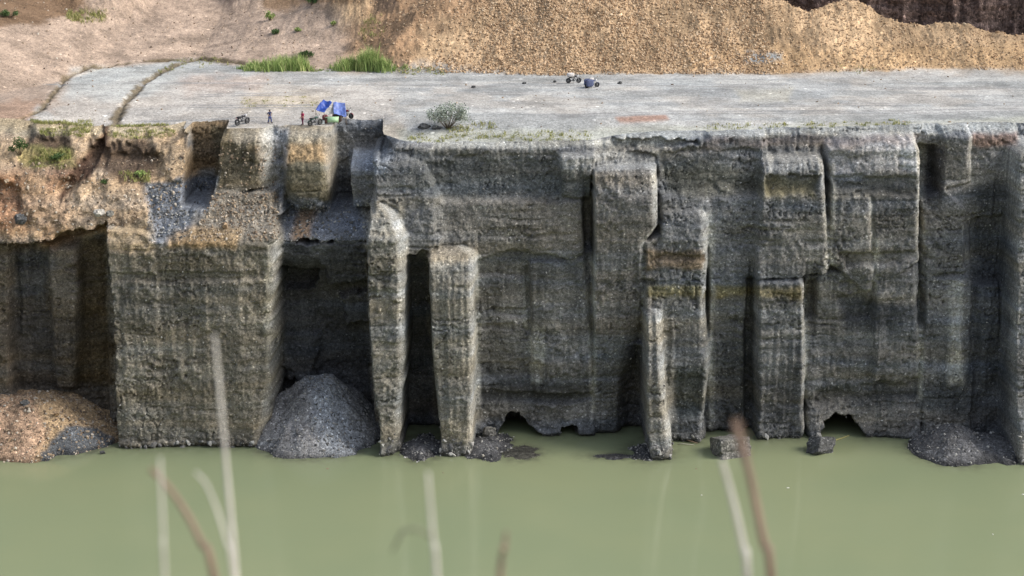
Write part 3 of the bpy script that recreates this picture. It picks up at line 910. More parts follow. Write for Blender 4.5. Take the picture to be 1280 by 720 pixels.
def cbrown(px, py, X_, Y_, Z_):
    w = fbm(X_ * .4, Y_ * .4, 4, 224)[..., None]
    c = C(.36, .255, .15) * (1 + .3 * w)
    sd = poly_sd([(60, 548), (85, 536), (125, 534), (145, 545), (145, 600), (55, 600), (50, 570)], px, py) + 6 * w[..., 0]
    m = sstep(-3, 3, sd)[..., None]
    c = c * (1 - m) + C(.095, .10, .105) * m
    sd = poly_sd([(-40, 500), (40, 490), (60, 540), (30, 600), (-40, 600)], px, py)
    m = sstep(-8, 8, sd)[..., None] * .7
    return c * (1 - m) + C(.36, .24, .17) * m


def cdark(px, py, X_, Y_, Z_):
    return C(.10, .10, .102) * (1 + .2 * fbm(X_ * .5, Y_ * .5, 3, 228)[..., None])


x0, z0 = at_y(393, 468, 3.5)
mound('gravel_pile', 'tall blue grey gravel cone leaning in the dark recess beside the big buttress', float(x0), 3.5, 9.4, 11.0, float(z0) + .35, cgrey, 1, p=1.22, flat=.1)
x0, z0 = at_y(55, 484, 2.5)
mound('gravel_pile', 'low orange brown gravel heap with a dark patch at the far left waterline', float(x0) - 1, 2.0, 12.5, 9.8, float(z0) + .3, cbrown, 2, p=1.35, flat=.24)
x0, z0 = at_y(1192, 530, -3.6)
mound('gravel_pile', 'dark charcoal gravel mound in the water beside the far right pillar', float(x0), -3.8, 5.6, 6.0, float(z0), cdark, 3, p=1.2)
x0, z0 = at_y(1240, 545, -3.5)
mound('gravel_bank', 'low dark gravel bank joining the charcoal mound to the far right pillar', float(x0), -3.2, 5.5, 5.0, float(z0), cdark, 4, p=1.4, cat='gravel bank')
x0, y0 = at_z(612, 556, 0)
mound('gravel_bank', 'black gravel spit with pale stones in the water beside the second pillar', float(x0), float(y0), 3.6, 4.0, .75, cdark, 5, p=1.3, cat='gravel bank')
x0, y0 = at_z(650, 566, 0)
mound('mud_bank', 'smooth grey mud bank barely rising from the pond beyond the black gravel spit', float(x0), float(y0), 2.4, 1.9, .14, lambda px, py, a, c, d: C(.13, .125, .105) * np.ones(px.shape + (1,)), 6, p=2.0, cat='mud bank')
x0, y0 = at_z(768, 571, 0)
mound('mud_bank', 'thin dark mud bank in the pond just left of the slim pale pillar', float(x0), float(y0), 2.6, .8, .14, cdark, 7, p=2.0, cat='mud bank')
x0, y0 = at_z(806, 566, 0)
mound('gravel_bank', 'black gravel bank at the left foot of the slim pale pillar', float(x0), float(y0), 2.0, 2.6, .55, cdark, 8, p=1.4, cat='gravel bank')
x0, y0 = at_z(528, 560, 0)
mound('gravel_bank', 'dark gravel bank in the slot between the two tall pale pillars', float(x0), float(y0), 2.4, 3.8, 1.0, cdark, 9, p=1.4, cat='gravel bank')


# ------------------------------------------------------------------ water
m, nt, b = new_mat('murky_green_water')
tc = N(nt, 'ShaderNodeTexCoord')
n = N(nt, 'ShaderNodeTexNoise', i_Scale=0.04, i_Detail=3.0)
nt.links.new(tc.outputs['Object'], n.inputs['Vector'])
cc = ramp(nt, n.outputs[0], [(0.35, (.19, .222, .128)), (0.65, (.212, .236, .133))])
at = N(nt, 'ShaderNodeAttribute', attribute_name='silt')
n3 = N(nt, 'ShaderNodeTexNoise', i_Scale=0.7, i_Detail=4.0); nt.links.new(tc.outputs['Object'], n3.inputs['Vector'])
sm = N(nt, 'ShaderNodeMath', operation='MULTIPLY'); nt.links.new(at.outputs['Fac'], sm.inputs[0])
nt.links.new(ramp(nt, n3.outputs[0], [(.35, .35), (.65, 1.0)]), sm.inputs[1])
mx = N(nt, 'ShaderNodeMix', data_type='RGBA'); nt.links.new(sm.outputs[0], mx.inputs[0]); nt.links.new(cc, mx.inputs[6]); mx.inputs[7].default_value = (.105, .112, .07, 1)
nt.links.new(mx.outputs[2], b.inputs['Base Color'])
b.inputs['Roughness'].default_value = 0.09
b.inputs['IOR'].default_value = 1.33
mp = N(nt, 'ShaderNodeMapping'); mp.inputs['Scale'].default_value = (0.5, 1.0, 1.0)
nt.links.new(tc.outputs['Object'], mp.inputs['Vector'])
n2 = N(nt, 'ShaderNodeTexNoise', i_Scale=1.6, i_Detail=5.0)
nt.links.new(mp.outputs[0], n2.inputs['Vector'])
bp = N(nt, 'ShaderNodeBump', i_Strength=0.12, i_Distance=0.08)
nt.links.new(n2.outputs[0], bp.inputs['Height']); nt.links.new(bp.outputs[0], b.inputs['Normal'])
M['water'] = m
xs = np.concatenate([np.linspace(-2600, -80, 20), np.arange(-75, 75.1, .4), np.linspace(80, 2600, 20)])
ys = np.concatenate([np.linspace(-180, -30, 20), np.arange(-28, 22, .4)])
XW, YW = np.meshgrid(xs, ys)
wme = grid_mesh('water', XW, YW, XW * 0 + WATER)
iz = np.abs(Z[:, len(XC) // 2] - .1).argmin()
ytoe = np.interp(xs, XC, Y[iz])
sh = np.zeros(XW.shape)
for k in range(-6, 7):
    yt_ = np.interp(xs + k * .5, XC, Y[iz])
    dd_ = np.hypot(np.maximum(0, yt_[None] - YW), k * .5)
    sh = np.maximum(sh, np.exp(-(dd_ / 1.3) ** 1.2))
for o in scene.objects:
    if o.name.startswith(('gravel_', 'mud_')):
        dm = np.array(o.dimensions[:]) if False else np.array([max(v[0] for v in o.bound_box), max(v[1] for v in o.bound_box)])
        rr_ = np.hypot((XW - o.location.x) / (dm[0] / 1.12 + .2), (YW - o.location.y) / (dm[1] / 1.12 + .2))
        sh = np.maximum(sh, np.exp(-np.maximum(0, rr_ - .95) * dm.mean() / 1.1))
av = wme.attributes.new('silt', 'FLOAT', 'POINT'); av.data.foreach_set('value', sh.ravel().astype(np.float32))
tag(link('water', wme, M['water']), kind='structure')


# ------------------------------------------------------------------ rocks
def rock(name, label, loc, size, mat, seed, rz=0.0, cat='rock', sub=4, blocky=.5, parts=None):
    bm = bmesh.new()
    bmesh.ops.create_icosphere(bm, subdivisions=sub, radius=1.0)
    rnd = random.Random(seed)
    planes = []
    if blocky > .8:
        jit = Matrix.Rotation(rnd.uniform(-.5, .5), 3, 'X') @ Matrix.Rotation(rnd.uniform(-.5, .5), 3, 'Y')
        for ax in ((1, 0, 0), (-1, 0, 0), (0, 1, 0), (0, -1, 0), (0, 0, 1), (0, 0, -1)):
            planes.append((jit @ Vector(ax), rnd.uniform(.45, .72)))
    for _ in range(9 if blocky < .8 else 8):
        n = Vector((rnd.gauss(0, 1), rnd.gauss(0, 1), rnd.gauss(0, .8))).normalized()
        planes.append((n, rnd.uniform(.55, .9)))
    co = np.array([v.co[:] for v in bm.verts])
    for n, d in planes:
        nn = np.array(n); t = co @ nn - d
        co = co - np.outer(np.maximum(t, 0) * .92, nn)
    dis = 1 + .20 * fbm(co[:, 0] * 2 + seed, co[:, 1] * 2 + co[:, 2] * 1.7, 4, 230) + .05 * fbm(co[:, 0] * 7, co[:, 2] * 7 + co[:, 1] * 5, 3, 235)
    co = co * dis[:, None]
    for v, c in zip(bm.verts, co):
        v.co = (c[0] * size[0], c[1] * size[1], c[2] * size[2])
    me = bpy.data.meshes.new(name); bm.to_mesh(me); bm.free()
    o = link(name, me, mat)
    o.location = loc; o.rotation_euler = (0, 0, rz)
    return tag(o, label, cat)


def rock_mat(name, c):
    m, nt, b = new_mat(name)
    tc = N(nt, 'ShaderNodeTexCoord')
    vo = N(nt, 'ShaderNodeTexVoronoi', i_Scale=5.0)
    nt.links.new(tc.outputs['Object'], vo.inputs['Vector'])
    sep = N(nt, 'ShaderNodeSeparateColor'); nt.links.new(vo.outputs['Color'], sep.inputs[0])
    v = ramp(nt, sep.outputs[0], [(0, .5), (.6, 1.0), (.95, 1.6), (1, 2.6)])
    nt.links.new(mul(nt, c, v), b.inputs['Base Color'])
    b.inputs['Roughness'].default_value = .9
    bp = N(nt, 'ShaderNodeBump', i_Strength=.6, i_Distance=.08)
    nt.links.new(vo.outputs['Distance'], bp.inputs['Height']); nt.links.new(bp.outputs[0], b.inputs['Normal'])
    return m


M['rock_grey'] = rock_mat('grey_conglomerate', C(.13, .125, .11))
M['rock_dark'] = rock_mat('dark_conglomerate', C(.07, .07, .068))
M['rock_pale'] = rock_mat('pale_stone', C(.40, .37, .32))
M['rock_tan'] = rock_mat('tan_stone', C(.32, .22, .13))

x0, y0 = at_z(918, 572, 0)
rock('fallen_block', 'big square block of grey conglomerate fallen in the water left of the square pillar', (float(x0), float(y0) + 1.6, .7), (3.3, 2.9, 2.5), M['rock_grey'], 3, .35, 'rock', blocky=.9)
x0, y0 = at_z(1027, 567, 0)
rock('boulder', 'dark wet boulder standing in the water in front of the cave', (float(x0), float(y0) + .8, .5), (2.2, 1.9, 1.6), M['rock_dark'], 8, .7, 'rock', blocky=.9)
x0, y0 = at_z(611, 549, 0)
rock('boulder', 'rounded grey boulder on the black gravel spit beside the second pillar', (float(x0), float(y0) + .3, .9), (1.3, 1.1, 1.1), M['rock_grey'], 12, .2, 'rock', blocky=.9)
for (px, py, yy, s_, mt, lab) in ((31, 503, -1.2, .8, 'rock_dark', 'dark rock high on the orange brown gravel heap'), (70, 517, -2.4, .55, 'rock_tan', 'tan rock in the middle of the orange brown gravel heap'),
                                  (14, 552, -5.6, .6, 'rock_tan', 'tan rock near the waterline at the left frame edge'), (128, 566, -5.4, .5, 'rock_dark', 'dark rock at the right toe of the orange brown heap')):
    x0, z0 = at_y(px, py, yy)
    rock('boulder', lab, (float(x0), yy, float(z0)), (s_, s_ * .8, s_ * .7), M[mt], px, .4, 'rock', blocky=.9)
for (a, b_, s_, sd, lab) in ((625, 553, .16, 1, 'upper white stone on the black gravel spit'), (621, 562, .18, 2, 'middle white stone on the black gravel spit'),
                             (604, 571, .2, 4, 'white stone lying lowest on the gravel spit near the water')):
    x0, y0 = at_z(a, b_, .35)
    rock('stone', lab, (float(x0), float(y0), .5), (s_ * 1.3, s_, s_), M['rock_pale'], sd, sd, 'stone', sub=2)

# ray to the ground / cliff by pixel, for placing things
FLAT = np.stack([X.ravel(), Y.ravel(), Z.ravel()], 1)
PXF, PYF = pxc.ravel(), pyc.ravel()


def cliff_pt(px, py):
    d = (PXF - px) ** 2 + (PYF - py) ** 2
    idx = np.where(d < 4)[0]
    if len(idx) == 0: idx = np.array([d.argmin()])
    i = idx[FLAT[idx, 1].argmin()]
    return FLAT[i]


def ground_pt(px, py):
    dx = (px - 640) / FPX; dv = (360 - py) / FPX
    t = np.arange(215, 420, .1)
    xx = dx * t; yy = CY + t * (cp + dv * sp); zz = CZ + t * (-sp + dv * cp)
    ok = (yy > np.interp(xx, XC, YTOP))
    g_ = np.where(ok, tz(xx, yy), -99)
    i = np.argmax(zz < g_)
    return float(xx[i]), float(yy[i]), float(g_[i])


for (px, py, s_, mt, sd, lab) in ((25, 273, (1.0, .8, .75), 'rock_dark', 21, 'dark blue grey boulder lying low on the tan slope at far left'),
                                  (124, 265, (.7, .6, .55), 'rock_pale', 22, 'whitish boulder above the notch between the left recess and big buttress'),
                                  (138, 266, (.6, .5, .4), 'rock_grey', 23, 'grey rock just right of the whitish boulder on the tan slope'),
                                  (281, 281, (.5, .4, .4), 'rock_tan', 24, 'pale yellowish stone amid rubble on top of the big buttress')):
    p = cliff_pt(px, py)
    rock('boulder', lab, (p[0], p[1] - .2, p[2] + .1), s_, M[mt], sd, sd, 'rock')
for (px, py, s_, lab) in ((532, 160, (.9, .6, .45), 'dark brown rock under the left side of the grey green shrub'), (546, 161, (.7, .5, .3), 'dark flat stone at the right root of the grey green shrub')):
    x0, y0, z0 = ground_pt(px, py)
    rock('boulder', lab, (x0, y0, z0 + .15), s_, M['rock_dark'], int(px), .3, 'rock')
for (px, py, s_, lab) in ((655, 105, .25, 'small dark stone on the grey floor left of the parked motorcycles'), (775, 105, .3, 'dark stone right of the blue loaded motorcycle'),
                          (693, 103, .22, 'smallest dark stone close left of the white loaded motorcycle'), (592, 110, .28, 'dark stone alone on grey floor below the gravel hill toe')):
    x0, y0, z0 = ground_pt(px, py)
    rock('stone', lab, (x0, y0, z0 + .1), (s_ * 1.3, s_, s_), M['rock_dark'], int(px), .3, 'stone', sub=3)

# ------------------------------------------------------------------ scattered stones (stuff)
ICO = None
_b = bmesh.new(); bmesh.ops.create_icosphere(_b, subdivisions=1, radius=1.0)
ICV = np.array([v.co[:] for v in _b.verts]); ICF = np.array([[v.index for v in f.verts] for f in _b.faces]); _b.free()


def stones(name, pos, size, mat, label=None):
    n = len(pos)
    sc = size[:, None] * (np.array([.75, .6, .5]) + .6 * RNG.rand(n, 3) * np.array([1, 1, .7]))
    A = RNG.randn(n, 3, 3); Q, _ = np.linalg.qr(A)
    v = ICV[None] * (1 + .22 * RNG.randn(n, len(ICV), 1)) * sc[:, None, :]
    v = np.einsum('nvi,nij->nvj', v, Q) + pos[:, None, :]
    f = ICF[None] + (np.arange(n) * len(ICV))[:, None, None]
    me = raw_mesh(name, v.reshape(-1, 3), f.reshape(-1, 3))
    o = link(name, me, mat)
    tag(o, label, None, None, 'stuff')
    return o


M['st_gold'] = island_mat('golden_gravel_stones', (.24, .15, .085), (.42, .29, .175), c2=(.56, .43, .29))
M['st_mix'] = island_mat('mixed_rubble_stones', (.13, .095, .07), (.31, .235, .16), c2=(.46, .41, .34))
M['st_grey'] = island_mat('grey_rubble_stones', (.07, .07, .07), (.17, .165, .155), c2=(.42, .41, .38))
n = 52000
xs = RNG.uniform(-24, 90, n); ys = RNG.uniform(44, 72, n)
hh = hill_parts(xs, ys)
dens = np.where(xs < 38, 1.0, .6) * (.35 + .65 * sstep(-.6, .2, fbm(xs * .12, ys * .12, 3, 240)))
ok = (hh > .05) & (RNG.rand(n) < dens * (.12 + .88 * sstep(-20, -4, xs + 2 * fbm(xs * .2, ys * .2, 3, 242))))
xs, ys = xs[ok], ys[ok]
size = .06 + .13 * RNG.rand(len(xs)) ** 2 + np.where(xs < 38, .05, 0)
stones('gravel_stones', np.stack([xs, ys, tz(xs, ys) + size * .2], 1), size, M['st_gold'], 'golden brown stones covering the gravel hill')
# slope rubble on the left, sampled from the cliff sheet
def sample_cliff(poly, n, sizef, name, mat, label, jit=.1):
    inside = np.where((poly_sd(poly, PXF, PYF) > 0))[0]
    ii = RNG.choice(inside, n)
    p = FLAT[ii] + RNG.randn(n, 3) * np.array([jit, .03, jit])
    return p, sizef(n)


pp = []; ss = []
for poly, n, f in (([(-40, 200), (130, 205), (235, 190), (236, 240), (190, 296), (135, 290), (60, 303), (-40, 303)], 1700, lambda k: .05 + .2 * RNG.rand(k) ** 4),
                   ([(270, 240), (345, 238), (352, 300), (235, 302)], 900, lambda k: .06 + .16 * RNG.rand(k) ** 2),
                   ([(272, 178), (345, 172), (345, 238), (272, 238)], 150, lambda k: .07 + .14 * RNG.rand(k) ** 2)):
    a, c = sample_cliff(poly, n, f, '', None, ''); pp.append(a); ss.append(c)
stones('rubble', np.concatenate(pp), np.concatenate(ss), M['st_mix'], 'loose mixed rubble on the tan slope and buttress top')
pp = []; ss = []
for poly, n, f in (([(150, 320), (350, 320), (340, 560), (150, 560)], 700, lambda k: .05 + .09 * RNG.rand(k) ** 3),
                   ([(470, 190), (1260, 180), (1260, 545), (470, 560)], 3200, lambda k: .05 + .10 * RNG.rand(k) ** 3),
                   ([(-40, 555), (1280, 540), (1280, 590), (-40, 590)], 2200, lambda k: .06 + .4 * RNG.rand(k) ** 5),
                   ([(184, 232), (270, 224), (230, 300), (184, 302)], 700, lambda k: .05 + .12 * RNG.rand(k) ** 2),
                   ([(355, 252), (466, 252), (462, 302), (355, 302)], 500, lambda k: .06 + .16 * RNG.rand(k) ** 2)):
    a, c = sample_cliff(poly, n, f, '', None, ''); pp.append(a); ss.append(c)
stones('cliff_pebbles', np.concatenate(pp), np.concatenate(ss), M['st_grey'], 'grey pebbles set in the cliff face')
def pile_stones(ob, n, mat, label, smin, smax, ymax):
    v = np.zeros(len(ob.data.vertices) * 3, np.float32); ob.data.vertices.foreach_get('co', v)
    v = v.reshape(-1, 3) + np.array(ob.location)
    v = v[(v[:, 2] > -.1) & (v[:, 1] < ymax)]
    w_ = np.hypot(v[:, 0] - ob.location.x, v[:, 1] - ob.location.y) + .02
    ii = RNG.choice(len(v), n, p=w_ / w_.sum())
    stones('pile_stones', v[ii] + RNG.randn(n, 3) * .1 * np.array([1, 1, .2]), smin + (smax - smin) * RNG.rand(n) ** 3, mat, label)


piles = [o for o in scene.objects if o.name.startswith('gravel_pile')]
piles.sort(key=lambda o: o.location.x)
pile_stones(piles[0], 2600, M['st_mix'], 'tan stones lying on the orange brown gravel heap', .05, .26, 4)
pile_stones(piles[1], 1800, M['st_grey'], 'grey stones lying on the blue grey gravel cone', .05, .2, 4)
pile_stones(piles[2], 700, M['st_grey'], 'dark stones lying on the charcoal gravel mound', .05, .2, 4)
for o in [o for o in scene.objects if o.name.startswith('gravel_bank')]:
    pile_stones(o, 260, M['st_grey'], 'dark stones lying on a low gravel bank', .05, .24, 20)

# loose stones on ramp and floor
n = 9000
xs = RNG.uniform(-80, 78, n); ys = RNG.uniform(8, 86, n)
k = np.where((ys > np.interp(xs, _rx, _ry)) & (xs < -14), 1.0, .10)
ok = (hill_parts(xs, ys) < .02) & (RNG.rand(n) < k)
xs, ys = xs[ok], ys[ok]
size = .04 + .16 * RNG.rand(len(xs)) ** 4
stones('floor_pebbles', np.stack([xs, ys, tz(xs, ys) + size * .25], 1), size, M['st_mix'], 'scattered pebbles on the ramp and quarry floor')

# ------------------------------------------------------------------ plants
def blades(name, base, hgt, wid, mat, parent=None, lean=.35):
    n = len(base)
    ang = RNG.rand(n) * 6.283; bend = (RNG.rand(n) * .9 + .1) * lean
    d = np.stack([np.cos(ang), np.sin(ang), np.zeros(n)], 1)
    sd = np.stack([-np.sin(ang + RNG.randn(n)), np.cos(ang), np.zeros(n)], 1)
    V = []
    for t, ww in ((0, 1.0), (.45, .8), (.8, .45), (1.0, .06)):
        c = base + np.array([0, 0, 1]) * (hgt * t * (1 - .3 * bend * t))[:, None] + d * (hgt * bend * t * t)[:, None]
        V.append(c - sd * (wid * ww / 2)[:, None]); V.append(c + sd * (wid * ww / 2)[:, None])
    V = np.stack(V, 1)
    f = np.array([[0, 1, 3, 2], [2, 3, 5, 4], [4, 5, 7, 6]])
    F = f[None] + (np.arange(n) * 8)[:, None, None]
    me = raw_mesh(name, V.reshape(-1, 3), F.reshape(-1, 4))
    return link(name, me, mat, parent)


M['grass'] = island_mat('tall_grass_blades', (.14, .21, .055), (.27, .37, .11), .7, c2=(.46, .46, .20))
M['weed'] = island_mat('yellow_green_weeds', (.16, .19, .05), (.30, .30, .10), .7, c2=(.42, .36, .18))
M['leaf_dark'] = island_mat('dark_green_leaves', (.03, .06, .02), (.07, .12, .035), .6, c2=(.12, .17, .06))
M['leaf_grey'] = island_mat('grey_green_leaves', (.17, .20, .155), (.29, .325, .265), .6, c2=(.42, .45, .39))
M['stem'] = simple('woody_stem', C(.16, .12, .08), .8)


def patch(poly, n, hs, hv, fn=ground_pt):
    out = []; hh = []
    xs = [p[0] for p in poly]; ys = [p[1] for p in poly]
    while len(out) < n:
        px, py = random.uniform(min(xs), max(xs)), random.uniform(min(ys), max(ys))
        if poly_sd(poly, np.array([px]), np.array([py]))[0] > 0:
            out.append(fn(px, py)); hh.append(hs * (1 + hv * random.uniform(-1, 1)))
    return out, hh


def grassfield(spots, per, spread, hs, wid, mat, lean=.4):
    b_, h_ = [], []
    for (p, s_) in spots:
        k = per
        r = np.abs(RNG.randn(k)) * spread; a = RNG.rand(k) * 6.283
        xx = p[0] + r * np.cos(a); yy = p[1] + r * np.sin(a)
        b_.append(np.stack([xx, yy, np.full(k, p[2] - .05)], 1)); h_.append(s_ * (.5 + .7 * RNG.rand(k)))
    b_ = np.concatenate(b_); h_ = np.concatenate(h_)
    m = b_[:, 1] > np.interp(b_[:, 0], XC, YTOP)
    b_[m, 2] = tz(b_[m, 0], b_[m, 1]) - .05
    return b_, h_


spots = []
for cxp, wp, n, hs in ((352, 46, 70, 1.9), (318, 22, 24, 1.2), (372, 18, 24, 2.2), (456, 46, 80, 2.2), (464, 24, 40, 3.0), (430, 18, 24, 1.8)):
    for _ in range(n):
        u = random.gauss(0, .45)
        q = ground_pt(min(cxp + u * wp, 512), random.uniform(84.5, 89.5))
        spots.append((q, 1.05 * hs * math.exp(-u * u * 1.3) * random.uniform(.6, 1.2)))
for poly, n, hs in ()+0*(([(305, 82), (350, 78), (392, 76), (402, 88), (360, 92), (305, 88)], 46, 1.5),
                    ([(412, 85), (440, 82), (500, 82), (512, 88), (460, 90), (412, 90)], 46, 2.0),
                    ([(440, 84), (480, 82), (480, 88), (440, 88)], 24, 2.5), ([(345, 80), (380, 78), (380, 86), (345, 88)], 16, 1.9)):
    o_, h_ = patch(poly, n, hs, .25); spots += list(zip(o_, h_))
bs, hs = grassfield(spots, 34, .4, None, None, None)
o = blades('grass', bs, hs, .05 + .05 * RNG.rand(len(hs)), M['grass'], lean=.5)
tag(o, 'tall green grass growing along the toe of the brown heaps', None, None, 'stuff')
spots = []
for poly, n, hs, fn in (([(45, 150), (115, 152), (112, 168), (40, 166)], 110, .4, ground_pt), ([(140, 160), (200, 160), (215, 166), (140, 168)], 60, .3, ground_pt),
                        ([(510, 168), (740, 164), (740, 176), (510, 178)], 120, .32, ground_pt), ([(880, 156), (1140, 150), (1140, 158), (880, 163)], 90, .32, ground_pt),
                        ([(560, 160), (620, 152), (620, 164), (560, 166)], 40, .4, ground_pt), ([(200, 78), (270, 72), (290, 80), (200, 92)], 40, .35, ground_pt),
                        ([(300, 120), (400, 120), (400, 134), (300, 134)], 40, .22, ground_pt), ([(85, 15), (135, 14), (130, 28), (85, 30)], 70, .7, ground_pt),
                        ([(495, 84), (560, 88), (560, 94), (500, 93)], 40, .4, ground_pt), ([(450, 20), (480, 18), (480, 45), (452, 50)], 30, .5, ground_pt),
                        ([(1050, 82), (1100, 84), (1100, 92), (1040, 92)], 12, .3, ground_pt), ([(50, 158), (115, 158), (110, 170), (50, 168)], 90, .35, cliff_pt), ([(140, 160), (222, 160), (215, 172), (140, 172)], 90, .32, cliff_pt), ([(50, 186), (86, 188), (86, 200), (50, 200)], 60, .5, cliff_pt),
                        ([(150, 214), (190, 214), (186, 226), (155, 226)], 30, .5, cliff_pt), ([(36, 196), (80, 198), (80, 210), (40, 208)], 40, .3, cliff_pt)):
    o_, h_ = patch(poly, n, hs, .4, fn); spots += list(zip(o_, h_))
bs, hs = grassfield(spots, 14, .3, None, None, None)
o = blades('weeds', bs, hs, .04 + .05 * RNG.rand(len(hs)), M['weed'], lean=.8)
tag(o, 'sparse yellow green weeds along the cliff brow and slopes', None, None, 'stuff')


def shrub(label, loc, rx, rz, nstem, nleaf, leafs, mat, seed, name='shrub', fill=.55):
    rnd = np.random.RandomState(seed)
    root = empty(name, loc, 0, label, 'shrub')
    mb = MB(); tips = []
    for i in range(nstem):
        a = rnd.rand() * 6.283; rr_ = rnd.rand() ** .6 * rx
        tip = np.array([rr_ * math.cos(a), rr_ * math.sin(a) * .8, rz * (.55 + .45 * rnd.rand()) * (1 - .35 * (rr_ / rx) ** 2)])
        mid = tip * np.array([.45, .45, .55]) + rnd.randn(3) * .06
        mb.tube([(0.05 * math.cos(a), 0.05 * math.sin(a), -.1), tuple(mid), tuple(tip)], [.035, .022, .008], 5)
        tips.append((mid, tip))
    mb.build('stems', M['stem'], root)
    P = []
    for i in range(nleaf):
        mid, tip = tips[rnd.randint(len(tips))]
        t = rnd.rand() ** fill
        P.append(mid * (1 - t) + tip * t + rnd.randn(3) * .13 * (rx / 1.5))
    P = np.array(P); n = len(P)
    A = rnd.randn(n, 3); A /= np.linalg.norm(A, axis=1)[:, None]
    B_ = np.cross(A, rnd.randn(n, 3)); B_ /= np.linalg.norm(B_, axis=1)[:, None]
    L_ = (leafs * (.6 + .8 * rnd.rand(n)))[:, None]
    V = np.stack([P, P + A * L_ * .5 + B_ * L_ * .28, P + A * L_, P + A * L_ * .5 - B_ * L_ * .28], 1)
    F = (np.arange(n) * 4)[:, None] + np.arange(4)[None]
    link('foliage', raw_mesh('foliage', V.reshape(-1, 3), F), mat, root)
    return root


p = ground_pt(560, 161)
shrub('open grey green shrub standing alone near the cliff brow', p, 2.9, 3.5, 36, 2000, .25, M['leaf_grey'], 4)
for (px, py, rx, rz, lab, fn) in ((338, 25, .95, 1.5, 'bushy green shrub on the tan heap near the top edge', ground_pt), (417, 32, .55, .9, 'small round shrub alone on the pale tan heap', ground_pt),
                                  (345, 42, .9, .7, 'sprawling low shrub below the bushy one on the tan heap', ground_pt), (372, 40, .6, .7, 'thin shrub between the sprawling one and the pale heap', ground_pt),
                                  (383, 72, 1.3, 1.0, 'dark low shrub behind the left clump of tall grass', ground_pt),
                                  (26, 192, 1.3, 2.4, 'bushy dark green shrub beside the left earth scarp', cliff_pt), (72, 198, 1.3, .9, 'low green shrub at the foot of the left earth scarp', cliff_pt),
                                  (12, 22, 1.6, 1.2, 'green shrub on the dark brown bank at the top left corner', ground_pt), (390, 6, 1.4, 1.2, 'dark shrub at the top edge above the pale heap', ground_pt),
                                  (175, 218, .9, .7, 'small shrub at the foot of the round brown scarp', cliff_pt), (130, 228, .5, .6, 'tiny bright shrub on the tan slope below the ditch', cliff_pt)):
    q = fn(px, py)
    shrub(lab, (float(q[0]), float(q[1]), float(q[2]) - .05), rx, rz, 16, int(700 * rx), .2, M['leaf_dark'] if 'dark' in lab or 'low' in lab else M['grass'], int(px))

# ------------------------------------------------------------------ people
def skin_mesh(name, verts, edges, radii, sub=2):
    me = bpy.data.meshes.new(name)
    me.from_pydata([tuple(v) for v in verts], edges, [])
    o = bpy.data.objects.new(name, me); col.objects.link(o)
    sk = o.modifiers.new('s', 'SKIN')
    for i, r in enumerate(radii):
        r = r if hasattr(r, '__len__') else (r, r)
        me.skin_vertices[0].data[i].radius = r
        me.skin_vertices[0].data[i].use_root = (i == 0)
    su = o.modifiers.new('u', 'SUBSURF'); su.levels = sub; su.render_levels = sub
    dg = bpy.context.evaluated_depsgraph_get()
    nm = bpy.data.meshes.new_from_object(o.evaluated_get(dg))
    bpy.data.objects.remove(o); bpy.data.meshes.remove(me)
    nm.name = name
    nm.polygons.foreach_set('use_smooth', np.ones(len(nm.polygons), bool))
    return nm


M['skin'] = simple('brown_skin', C(.22, .12, .075), .5, var=.08)
M['hair'] = simple('black_hair', C(.015, .012, .01), .5, var=.1)
M['navy'] = simple('navy_cloth', C(.018, .024, .07), .85)
M['indigo'] = simple('indigo_denim', C(.03, .045, .14), .85)
M['crimson'] = simple('crimson_cloth', C(.33, .02, .075), .85)
M['plum'] = simple('dark_plum_cloth', C(.10, .012, .04), .85)
M['charcoal'] = simple('charcoal_cloth', C(.03, .03, .034), .85)


